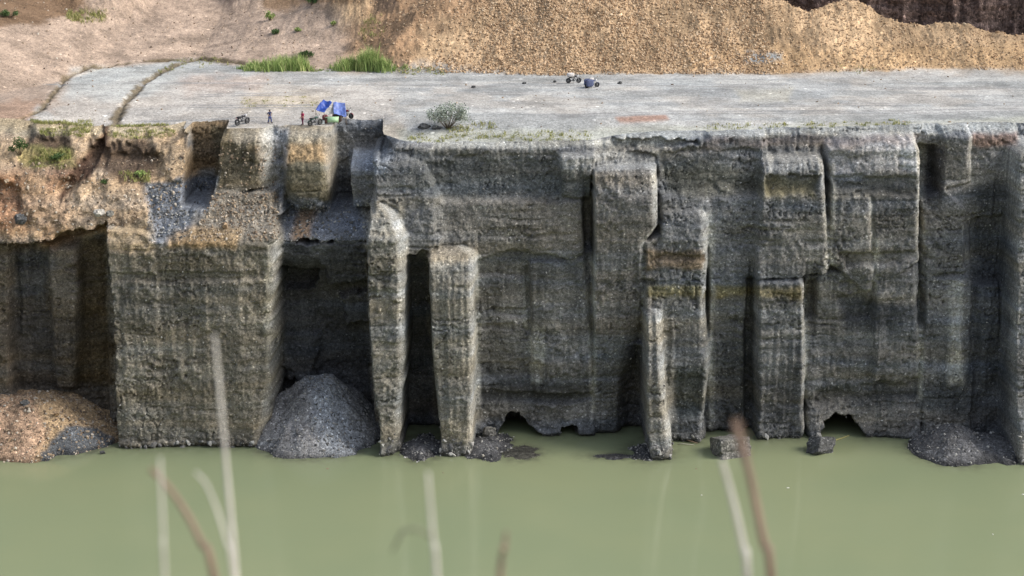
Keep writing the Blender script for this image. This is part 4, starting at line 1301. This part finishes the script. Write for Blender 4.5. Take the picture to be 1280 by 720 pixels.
def person(label, loc, rz, shirt, trousers, arm_l, arm_r, stride=.1, head_pitch=.2):
    """1.68 m figure; arm_*: (elbow, wrist) positions"""
    root = empty('person', loc, rz, label, 'person')
    J = {'pel': (0, 0, .90), 'wai': (0, .01, 1.05), 'che': (0, .0, 1.25), 'neb': (0, .01, 1.40), 'nek': (0, -.01, 1.46), 'hd0': (0, -.025, 1.54), 'hd1': (0, -.025, 1.63)}
    V = list(J.values()); E = [(0, 1), (1, 2), (2, 3), (3, 4), (4, 5), (5, 6)]
    Rr = [(.125, .10), (.115, .09), (.14, .10), (.09, .075), (.05, .05), (.075, .085), (.07, .08)]
    for s_, arm in ((-1, arm_l), (1, arm_r)):
        sh = (s_ * .175, .01, 1.37)
        i0 = len(V); V += [sh, arm[0], arm[1]]; E += [(3, i0), (i0, i0 + 1), (i0 + 1, i0 + 2)]; Rr += [.055, .04, .028]
        w = Vector(arm[1]); dr = (w - Vector(arm[0])).normalized()
        pm = w + dr * .08
        V.append(tuple(pm)); E.append((i0 + 2, len(V) - 1)); Rr.append((.036, .018)); pi = len(V) - 1
        for k, (off, ln) in enumerate(((-.024, .075), (-.008, .085), (.008, .08), (.024, .065))):
            q = pm + Vector((0, off, 0)) + dr * ln * .55; q2 = q + dr * ln * .45 + Vector((-s_ * .012, 0, 0))
            V += [tuple(q), tuple(q2)]; E += [(pi, len(V) - 2), (len(V) - 2, len(V) - 1)]; Rr += [.0095, .008]
        q = w + dr * .035 + Vector((0, -.035, 0)); V += [tuple(q), tuple(q + dr * .045 + Vector((0, -.012, 0)))]
        E += [(pi, len(V) - 2), (len(V) - 2, len(V) - 1)]; Rr += [.012, .009]
        hipx = s_ * .095
        ky = -stride * s_ * .5; fy = -stride * s_ + .0
        i0 = len(V); V += [(hipx, 0, .86), (hipx * 1.05, ky - .02, .47), (hipx * 1.1, fy + .02, .09), (hipx * 1.15, fy - .06, .035), (hipx * 1.2, fy - .15, .028)]
        E += [(0, i0), (i0, i0 + 1), (i0 + 1, i0 + 2), (i0 + 2, i0 + 3), (i0 + 3, i0 + 4)]
        Rr += [.088, .058, .04, .04, .03]
    # nose
    V += [(0, -.118, 1.575)]; E += [(5, len(V) - 1)]; Rr += [.014]
    link('body', skin_mesh('body', V, E, Rr), M['skin'], root)
    # shirt
    V2 = [J['wai'], (0, .005, .95), J['che'], (0, .01, 1.385)]; E2 = [(0, 1), (0, 2), (2, 3)]
    R2 = [(.135, .108), (.142, .115), (.16, .12), (.11, .09)]
    for s_, arm in ((-1, arm_l), (1, arm_r)):
        sh = Vector((s_ * .175, .01, 1.37)); el = Vector(arm[0]); i0 = len(V2)
        V2 += [tuple(sh), tuple(sh.lerp(el, .85))]; E2 += [(3, i0), (i0, i0 + 1)]; R2 += [.072, .056]
    link('shirt', skin_mesh('shirt', V2, E2, R2), shirt, root)
    V3 = [(0, .005, .93), (0, 0, .86)]; E3 = [(0, 1)]; R3 = [(.138, .112), (.14, .115)]
    for s_ in (-1, 1):
        hipx = s_ * .095; i0 = len(V3)
        V3 += [(hipx, 0, .78), (hipx * 1.05, -stride * s_ * .5 - .02, .47), (hipx * 1.1, -stride * s_ + .02, .10)]
        E3 += [(1, i0), (i0, i0 + 1), (i0 + 1, i0 + 2)]; R3 += [.10, .072, .058]
    link('trousers', skin_mesh('trousers', V3, E3, R3), trousers, root)
    mb = MB(); mb.ball((0, -.005, 1.625), (.088, .10, .085), 3)
    for v in mb.bm.verts:
        if v.co.y < -.05 and v.co.z < 1.63: v.co.y = -.05
        if v.co.z < 1.56: v.co.z = 1.56
    mb.build('hair', M['hair'], root)
    for s_ in (-1, 1):
        MB().ball((s_ * .03, -.098, 1.60), (.012, .008, .009), 2).build('eye', M['hair'], root)
        MB().ball((s_ * .083, -.01, 1.58), (.012, .024, .034), 2).build('ear', M['skin'], root)
    mb = MB(); mb.ball((0, -.103, 1.533), (.026, .008, .008), 2); mb.build('mouth', M['plum'], root)
    for s_ in (-1, 1):
        mb = MB(); mb.box((s_ * .112, -stride * s_ - .045, .04), (.10, .28, .08), bev=.025); mb.build('shoe', M['charcoal'], root)
    root.scale = (1.3, 1.3, 1.02)
    return root


hang = ((-.24, .03, 1.10), (-.25, -.05, .87)); hangr = ((.24, .03, 1.10), (.25, -.05, .87))
hip_r = ((.36, .05, 1.14), (.19, -.08, 1.02)); hip_l = ((-.36, .05, 1.14), (-.19, -.08, 1.02))
fwd_l = ((-.25, -.02, 1.12), (-.20, -.26, 1.05)); fwd_r = ((.25, -.02, 1.12), (.2, -.26, 1.05))
def gp(px, py):
    return ground_pt(px, py)


person('person standing in navy shirt and blue jeans left of the blue tarp', gp(337.5, 154), R(60), M['navy'], M['indigo'], hip_l, hip_r, .12)
person('person in crimson clothes standing between the navy dressed person and the tarp', gp(378.5, 157), R(-50), M['crimson'], M['plum'], hangr and hang, fwd_r, .1)

# ------------------------------------------------------------------ motorcycles
M['tyre'] = simple('black_rubber', C(.014, .014, .015), .8)
M['chrome'] = simple('dull_chrome', C(.45, .45, .46), .3, .9, var=.1)
M['engine'] = simple('engine_alloy', C(.16, .16, .16), .45, .6)
M['seatblk'] = simple('black_vinyl', C(.018, .018, .02), .55)
M['lamp'] = simple('clear_lamp', C(.7, .7, .68), .15, var=.05)
M['red_lens'] = simple('red_lens', C(.4, .02, .02), .2, var=.05)


def motorcycle(label, loc, rz, paint_, size=1.18, group='motorcycles parked on the quarry floor'):
    root = empty('motorcycle', loc, rz, label, 'motorcycle', group)
    for wx in (-.63, .63):
        t = MB().torus((wx, 0, .30), .245, .07).build('wheel', M['tyre'], root)
        rm = MB().torus((wx, 0, .30), .18, .02)
        for k in range(10):
            a = k * math.pi / 5
            rm.tube([(wx, 0, .30), (wx + .18 * math.cos(a), 0, .30 + .18 * math.sin(a))], .012, 4)
        rm.tube([(wx, -.05, .30), (wx, .05, .30)], .045, 10).tube([(wx, -.012, .30), (wx, .012, .30)], .165, 20)
        rm.build('rim', M['engine'], t)
    MB().tube([(.66, 0, .98), (.40, 0, .85), (.05, 0, .70), (-.25, 0, .72), (-.72, 0, .78)], .03).tube([(.40, 0, .84), (.22, 0, .35), (-.15, 0, .30), (-.25, 0, .72)], .022).build('frame', M['charcoal'], root)
    for s_ in (-1, 1):
        MB().tube([(.63, s_ * .075, .30), (.52, s_ * .075, .68), (.42, s_ * .06, .98)], [.026, .03, .03]).build('fork', M['chrome'], root)
    for s_ in (-1, 1):
        MB().tube([(-.63, s_ * .09, .30), (-.15, s_ * .08, .33)], .022).tube([(-.60, s_ * .11, .33), (-.50, s_ * .11, .74)], .025).build('swingarm', M['charcoal'], root)
    MB().ball((.16, 0, .83), (.26, .13, .12), 3).build('fuel_tank', paint_, root)
    MB().box((.04, 0, .43), (.30, .22, .26), bev=.04).box((.10, 0, .58), (.16, .16, .16), bev=.02).build('engine', M['engine'], root)
    MB().box((-.36, 0, .82), (.66, .22, .09), bev=.035).build('seat', M['seatblk'], root)
    MB().box((-.35, 0, .68), (.34, .2, .14), bev=.03).build('side_panel', paint_, root)
    MB().tube([(.12, .12, .45), (.1, .14, .25), (-.2, .15, .25), (-.75, .15, .36)], [.022, .022, .028, .04]).build('exhaust', M['chrome'], root)
    MB().tube([(.36, .36, 1.06), (.42, .2, 1.04), (.44, 0, .99), (.42, -.2, 1.04), (.36, -.36, 1.06)], .014).tube([(.30, .38, 1.06), (.37, .36, 1.06)], .02).build('handlebar', M['charcoal'], root)
    for s_ in (-1, 1):
        MB().tube([(.42, s_ * .24, 1.04), (.40, s_ * .3, 1.18)], .006).ball((.40, s_ * .31, 1.20), (.015, .06, .035), 2).build('mirror', M['charcoal'], root)
    MB().ball((.54, 0, .93), (.07, .085, .085), 3).build('headlight', M['lamp'], root)
    MB().box((-.76, 0, .74), (.05, .14, .06), bev=.015).build('tail_light', M['red_lens'], root)
    for wx, a0, a1 in ((.63, 20, 120), (-.63, 60, 175)):
        pts = [(wx + .33 * math.cos(R(a)), 0, .30 + .33 * math.sin(R(a))) for a in range(a0, a1 + 1, 12)]
        fm = MB()
        for y in (-.035, 0, .035):
            fm.tube([(p[0], y, p[2]) for p in pts], .024, 6)
        fm.build('mudguard', paint_, root)
    MB().tube([(-.05, -.08, .35), (-.12, -.22, .02)], .012).build('side_stand', M['charcoal'], root)
    root.scale = (size, size, size)
    return root


M['p_black'] = simple('black_paint', C(.02, .02, .024), .25)
M['p_green'] = simple('dark_green_paint', C(.02, .06, .045), .25)
M['p_red'] = simple('maroon_paint', C(.16, .015, .02), .25)
M['p_blue'] = simple('slate_blue_paint', C(.05, .07, .15), .3)
M['tarp'] = simple('blue_tarpaulin', C(.022, .065, .32), .45, var=.2, scale=2.5, bump=.3)
M['tarp_pale'] = simple('faded_blue_tarpaulin', C(.10, .15, .38), .5, var=.35, scale=2.5, bump=.3)
M['white_cloth'] = simple('off_white_sheet', C(.42, .41, .39), .8, scale=3)
M['mint'] = simple('pale_green_plastic', C(.42, .62, .36), .5, var=.12)
M['wood'] = simple('weathered_wood', C(.2, .14, .09), .8)
M['sack_blue'] = simple('slate_blue_sacking', C(.075, .09, .165), .85, scale=8, bump=.3)
M['sack_white'] = simple('white_sacking', C(.5, .47, .44), .85, scale=8, bump=.3)
M['sack_brown'] = simple('dark_brown_sacking', C(.06, .04, .03), .9)
M['maroon'] = simple('maroon_cloth', C(.13, .03, .035), .9)

motorcycle('black motorcycle parked at the cliff brow left of the navy dressed person', gp(303, 156), R(50), M['p_black'], 1.3)
motorcycle('dark green motorcycle parked by the left pole of the blue tarp shelter', gp(394, 158), R(40), M['p_green'])
motorcycle('motorcycle with maroon panels parked at the right end of the blue tarp shelter', gp(433, 155), R(-28), M['p_red'])
mA = motorcycle('black motorcycle under a white load at the toe of the gravel hill', gp(717, 104), R(12), M['p_black'])
mB = motorcycle('slate blue motorcycle in front of the white loaded one by the gravel hill', gp(740, 109.5), R(20), M['p_blue'])


def sack(name, label, base, off, size, mat, rz, seed, cat='sack'):
    bm = bmesh.new()
    bmesh.ops.create_icosphere(bm, subdivisions=3, radius=1)
    for v in bm.verts:
        c = v.co
        q = [math.copysign(abs(t) ** .6, t) for t in c]
        w_ = 1 + .07 * math.sin(5 * q[0] + seed) * math.cos(4 * q[2])
        v.co = (q[0] * size[0] * w_, q[1] * size[1] * w_, q[2] * size[2])
    me = bpy.data.meshes.new(name); bm.to_mesh(me); bm.free()
    me.polygons.foreach_set('use_smooth', np.ones(len(me.polygons), bool))
    o = link(name, me, mat)
    o.location = Vector(base) + Matrix.Rotation(rz, 3, 'Z') @ Vector(off); o.rotation_euler = (0, 0, rz)
    return tag(o, label, cat)


sack('sack', 'full white sack tied across the seat of the black motorcycle by the gravel hill', mA.location, (-.45, 0, 1.2), (.52, .48, .28), M['sack_white'], R(12), 1)
for k, s_ in enumerate((-1, 1)):
    sack('sack', ('slate blue pannier sack hanging on the near side of the slate blue motorcycle', 'slate blue pannier sack hanging on the far side of the slate blue motorcycle')[k],
         mB.location, (-.5, s_ * .42, .72), (.55, .22, .52), M['sack_blue'], R(20), 2 + k)
sack('sack', 'small white bundle on top of the seat of the slate blue motorcycle', mB.location, (-.1, 0, 1.22), (.34, .26, .2), M['sack_white'], R(20), 5)

# ------------------------------------------------------------------ blue tarp shelter
bx, by, bz = gp(414, 153)
root = empty('tarp_shelter', (bx, by, bz), 0, 'makeshift shelter of two sagging blue tarps on wooden poles near the cliff brow', 'shelter')
HP = [(-1.9, -.4, 1.7), (-.95, .7, 2.85), (.15, .3, 2.45), (-.75, -1.0, 1.35), (.25, .5, 2.5), (1.75, .8, 2.35), (2.05, -.9, .95), (.45, -.9, 1.15)]
for p in (HP[0], HP[1], HP[2], HP[3], HP[5], HP[6]):
    MB().tube([(p[0], p[1], -.2), (p[0] + .02, p[1], p[2] * .5), (p[0], p[1], p[2] + .05)], [.035, .03, .025], 6).build('pole', M['wood'], root)


def sheet(name, c4, mat, sag, seed, parent, nn=22):
    u = np.linspace(0, 1, nn)[None, :, None]; v = np.linspace(0, 1, nn)[:, None, None]
    a, b_, c, d = [np.array(q, float) for q in c4]
    P = (a * (1 - u) + b_ * u) * (1 - v) + (d * (1 - u) + c * u) * v
    P[..., 2] -= (sag * (4 * u * (1 - u)) * (4 * v * (1 - v)))[..., 0]
    P[..., 2] += .17 * fbm(P[..., 0] * 1.6 + seed, P[..., 1] * 2.2, 3, 250)
    P[..., 1] += .05 * fbm(P[..., 0] * 2 + seed, P[..., 2] * 2, 3, 254)
    o = link(name, grid_mesh(name, P[..., 0], P[..., 1], P[..., 2]), mat, parent)
    so = o.modifiers.new('thick', 'SOLIDIFY'); so.thickness = .012
    return o


sheet('tarp', (HP[0], HP[1], HP[2], HP[3]), M['tarp'], .2, 1, root)
tp = sheet('tarp', (HP[4], HP[5], HP[6], HP[7]), M['tarp_pale'], .25, 2, root); tp['label'] = 'faded, crumpled right-hand tarp'
sheet('cloth', ((.0, .25, 2.15), (.45, .5, 2.25), (.45, -.2, 1.15), (-.35, -.4, 1.1)), M['white_cloth'], .1, 3, root)

# pale green counter with goods
ct = empty('counter', (bx + .25, by - 1.0, bz), 0, 'pale green plastic covered counter in front of the blue tarp shelter', 'counter')
MB().box((0, 0, .84), (1.7, .62, .05), bev=.012).build('top', M['mint'], ct)
MB().box((.12, -.30, .52), (1.40, .03, .58), bev=.008).build('front_panel', M['mint'], ct)
for sx in (-1, 1):
    for sy in (-1, 1):
        MB().box((sx * .78, sy * .24, .41), (.06, .06, .82), bev=.008).build('leg', M['wood'], ct)
sack('sack', 'dark sack heaped under the faded tarp behind the pale green counter', (bx, by, bz), (.75, -.25, .6), (.6, .35, .6), M['sack_brown'], .2, 7)
sack('bundle', 'maroon cloth bundle under the left blue tarp', (bx, by, bz), (-.75, -.55, .55), (.38, .3, .55), M['maroon'], .1, 9, 'bundle')
cr = empty('crate', (bx - 1.15, by - 1.25, bz), .15, 'grey slatted crate between the dark green motorcycle and the pale green counter', 'crate')
M['greypl'] = simple('grey_plastic', C(.30, .33, .33), .5)
for z in (.08, .24, .40):
    mb = MB()
    mb.box((0, -.26, z), (.8, .03, .11), bev=.006).box((0, .26, z), (.8, .03, .11), bev=.006).box((-.415, 0, z), (.03, .49, .11), bev=.006).box((.415, 0, z), (.03, .49, .11), bev=.006)
    mb.build('side_slats', M['greypl'], cr)
MB().box((0, 0, .025), (.78, .48, .03)).build('floor_board', M['greypl'], cr)

# ------------------------------------------------------------------ driftwood and litter in the water
M['bleached'] = simple('bleached_wood', C(.42, .39, .32), .85)
M['bamboo'] = simple('yellowed_bamboo', C(.40, .34, .12), .6)
def stick(label, a, b_, r, mat, z=.05, y_off=0.0, dark=False):
    x0, y0 = at_z(a[0], a[1], z); x1, y1 = at_z(b_[0], b_[1], z)
    p0 = Vector((x0, y0, z)); p1 = Vector((x1, y1, z))
    c = (p0 + p1) / 2
    pts = [p0 - c, (p0 - c) * .4 + Vector((0, .06, .05)), (p1 - c) * .4 + Vector((0, -.05, .03)), p1 - c]
    o = MB().tube([tuple(p) for p in pts], [r, r * .9, r * .8, r * .5], 7).build('stick', mat)
    o.location = c
    return tag(o, label, 'stick')


stick('yellow bamboo cane floating at the mouth of the cave', (1036, 554), (1062, 544), .07, M['bamboo'])
stick('dark driftwood stick at the water edge right of the slim pale pillar', (843, 546), (872, 554), .10, M['wood'], .2)
stick('thin pale driftwood piece beside the dark stick near the slim pillar', (848, 555), (868, 556), .05, M['bleached'], .1)
M['foam'] = simple('white_litter', C(.55, .55, .48), .6)
lit = [(985, 610, .16), (877, 619, .10), (1241, 668, .10), (870, 586, .1), (554, 591, .09), (409, 586, .16), (1279, 618, .14)]
for k, (a, b_, s_) in enumerate(lit):
    x0, y0 = at_z(a, b_, 0)
    dk = (k in (3, 4, 5))
    o = rock('litter', ('dark leaf litter scrap floating on the green pond' if dk else 'small white litter scrap floating on the green pond'), (float(x0), float(y0), .02), (s_ * 1.3, s_ * 1.1, .05), M['wood' if dk else 'foam'], 50 + k, k, 'litter', sub=2)
    o['group'] = 'dark scraps floating on the pond' if dk else 'white scraps floating on the pond'

# ------------------------------------------------------------------ dry reed stalks on the near bank, close to the camera
M['reed_pale'] = simple('pale_dry_reed', C(.46, .43, .37), .7, var=.15, scale=20)
M['reed_brown'] = simple('brown_dry_reed', C(.19, .125, .085), .7, var=.2, scale=20)


M['reed_leaf'] = simple('dull_reed_leaf', C(.16, .165, .10), .7, var=.2, scale=20)


def ray(px, py, d):
    dx = (px - 640) / FPX; dv = (360 - py) / FPX
    return Vector((dx * d, CY + d * (cp + dv * sp), CZ + d * (-sp + dv * cp)))


def reed(label, pts, d, r0, r1, mat, head=0.0, leaf=None):
    P = [ray(a, b_, d) for a, b_ in pts]           # tip first
    low = P[-1]; dirv = (P[-1] - P[-2]).normalized()
    gz = CZ - 1.78
    k = 0
    foot = Vector((low.x + dirv.x * .25, min(low.y - .06, -216.75), gz))
    mid = low.lerp(foot, .5) + Vector((dirv.x * .03, 0, 0))
    allp = P + [mid, foot]
    # smooth
    fine_ = []
    for i in range(len(allp) - 1):
        p0 = allp[max(i - 1, 0)]; p1 = allp[i]; p2 = allp[i + 1]; p3 = allp[min(i + 2, len(allp) - 1)]
        for t in np.linspace(0, 1, 6, endpoint=False):
            fine_.append(.5 * ((2 * p1) + (p2 - p0) * t + (2 * p0 - 5 * p1 + 4 * p2 - p3) * t * t + (3 * p1 - p0 - 3 * p2 + p3) * t ** 3))
    fine_.append(allp[-1])
    root = empty('reed_stalk', foot, 0, label, 'reed', 'dry reed stalks on the near bank')
    loc = [tuple(p - foot) for p in fine_]
    n = len(loc)
    MB().tube(loc, [.95 * r1 + .95 * (r0 - r1) * (i / (n - 1)) for i in range(n)], 8).build('stem', mat, root)
    if head:
        mb = MB(); rnd = random.Random(int(pts[0][0]))
        tip = [Vector(q) for q in loc]
        acc = 0; i = 0
        while acc < head and i < n - 2:
            seg = (tip[i + 1] - tip[i]); acc += seg.length
            for _ in range(7):
                p = tip[i].lerp(tip[i + 1], rnd.random())
                dv = (-seg.normalized() * .7 + Vector((rnd.gauss(0, .5), rnd.gauss(0, .5), rnd.gauss(0, .4)))).normalized()
                mb.tube([tuple(p), tuple(p + dv * .006), tuple(p + dv * .014)], [.0009, .0014, .0004], 5)
            i += 1
        mb.build('seed_head', mat, root)
    if leaf:
        mb = MB(); L_ = [ray(a, b_, d) - foot for a, b_ in leaf]
        mb.tube([tuple(p) for p in L_], [.0018] + [.0026] * (len(L_) - 2) + [.001], 6)
        mb.build('leaf', M['reed_leaf'], root)
    return root


reed('tallest straight pale reed stalk rising in front of the big left buttress', [(268, 418), (274, 480), (281, 560), (288, 640), (295, 722)], 2.6, .0052, .0020, M['reed_pale'])
reed('thick drooping brown reed with seed head at the lower left', [(188, 586), (208, 606), (232, 640), (252, 680), (268, 722)], 2.4, .0058, .0034, M['reed_brown'])
reed('short upright pale reed just left of the drooping brown one', [(200, 572), (202, 620), (204, 670), (206, 722)], 2.3, .0032, .0016, M['reed_pale'])
reed('thin arching pale reed between the drooping brown one and the tallest stalk', [(244, 590), (258, 606), (272, 640), (284, 680), (292, 722)], 2.35, .0030, .0016, M['reed_pale'])
reed('upright pale reed with a bent side leaf left of centre', [(535, 590), (538, 630), (542, 680), (546, 722)], 2.3, .0045, .0018, M['reed_pale'], leaf=[(541, 672), (520, 660), (503, 664), (490, 690)])
reed('short brown reed tip at the bottom centre', [(633, 664), (630, 690), (625, 722)], 2.3, .0055, .0022, M['reed_brown'])
reed('pale left reed of the crossing pair at lower right', [(902, 575), (912, 610), (922, 650), (930, 690), (934, 722)], 2.4, .0058, .0032, M['reed_pale'])
reed('brown right reed of the crossing pair at lower right', [(920, 532), (934, 580), (945, 630), (955, 680), (964, 722)], 2.4, .0066, .0046, M['reed_brown'], head=.05)

# ------------------------------------------------------------------ camera, light, sky
cam = bpy.data.cameras.new('camera'); co_ = bpy.data.objects.new('camera', cam); col.objects.link(co_)
co_.location = (CX, CY, CZ); co_.rotation_euler = (math.pi / 2 - PITCH, 0, 0)
cam.sensor_width = 36; cam.lens = 36 * FPX / 1280
cam.clip_start = .1; cam.clip_end = 6000
cam.dof.use_dof = True; cam.dof.focus_distance = 226; cam.dof.aperture_fstop = 4.2
scene.camera = co_

SUN_EL, SUN_AZ = R(40), R(95)        # azimuth from +Y (north) towards +X
w = bpy.data.worlds.new('World'); scene.world = w; w.use_nodes = True
nt = w.node_tree
sky = N(nt, 'ShaderNodeTexSky', sky_type='NISHITA', sun_disc=False)
sky.sun_elevation = SUN_EL; sky.sun_rotation = SUN_AZ
sky.air_density = 1.0; sky.dust_density = 2.5; sky.ozone_density = 1.0
bg = nt.nodes['Background']; bg.inputs['Strength'].default_value = 0.15
hs = N(nt, 'ShaderNodeHueSaturation', i_Saturation=0.55)      # thin even cloud greys the blue
nt.links.new(sky.outputs[0], hs.inputs['Color']); nt.links.new(hs.outputs[0], bg.inputs['Color'])
sl = bpy.data.lights.new('sun', 'SUN'); so = bpy.data.objects.new('sun', sl); col.objects.link(so)
sl.energy = 1.5; sl.angle = R(24); sl.color = (1, .965, .91)
d = Vector((math.sin(SUN_AZ) * math.cos(SUN_EL), math.cos(SUN_AZ) * math.cos(SUN_EL), math.sin(SUN_EL)))
so.rotation_euler = d.to_track_quat('Z', 'Y').to_euler()

scene.view_settings.view_transform = 'Standard'
scene.view_settings.look = 'None'
scene.view_settings.exposure = 1.0
scene.view_settings.gamma = 1.0
scene.view_settings.use_curve_mapping = False
scene.render.engine = 'CYCLES'
scene.cycles.max_bounces = 6
scene.cycles.diffuse_bounces = 3
scene.cycles.use_denoising = True
scene.render.filter_size = 2.1
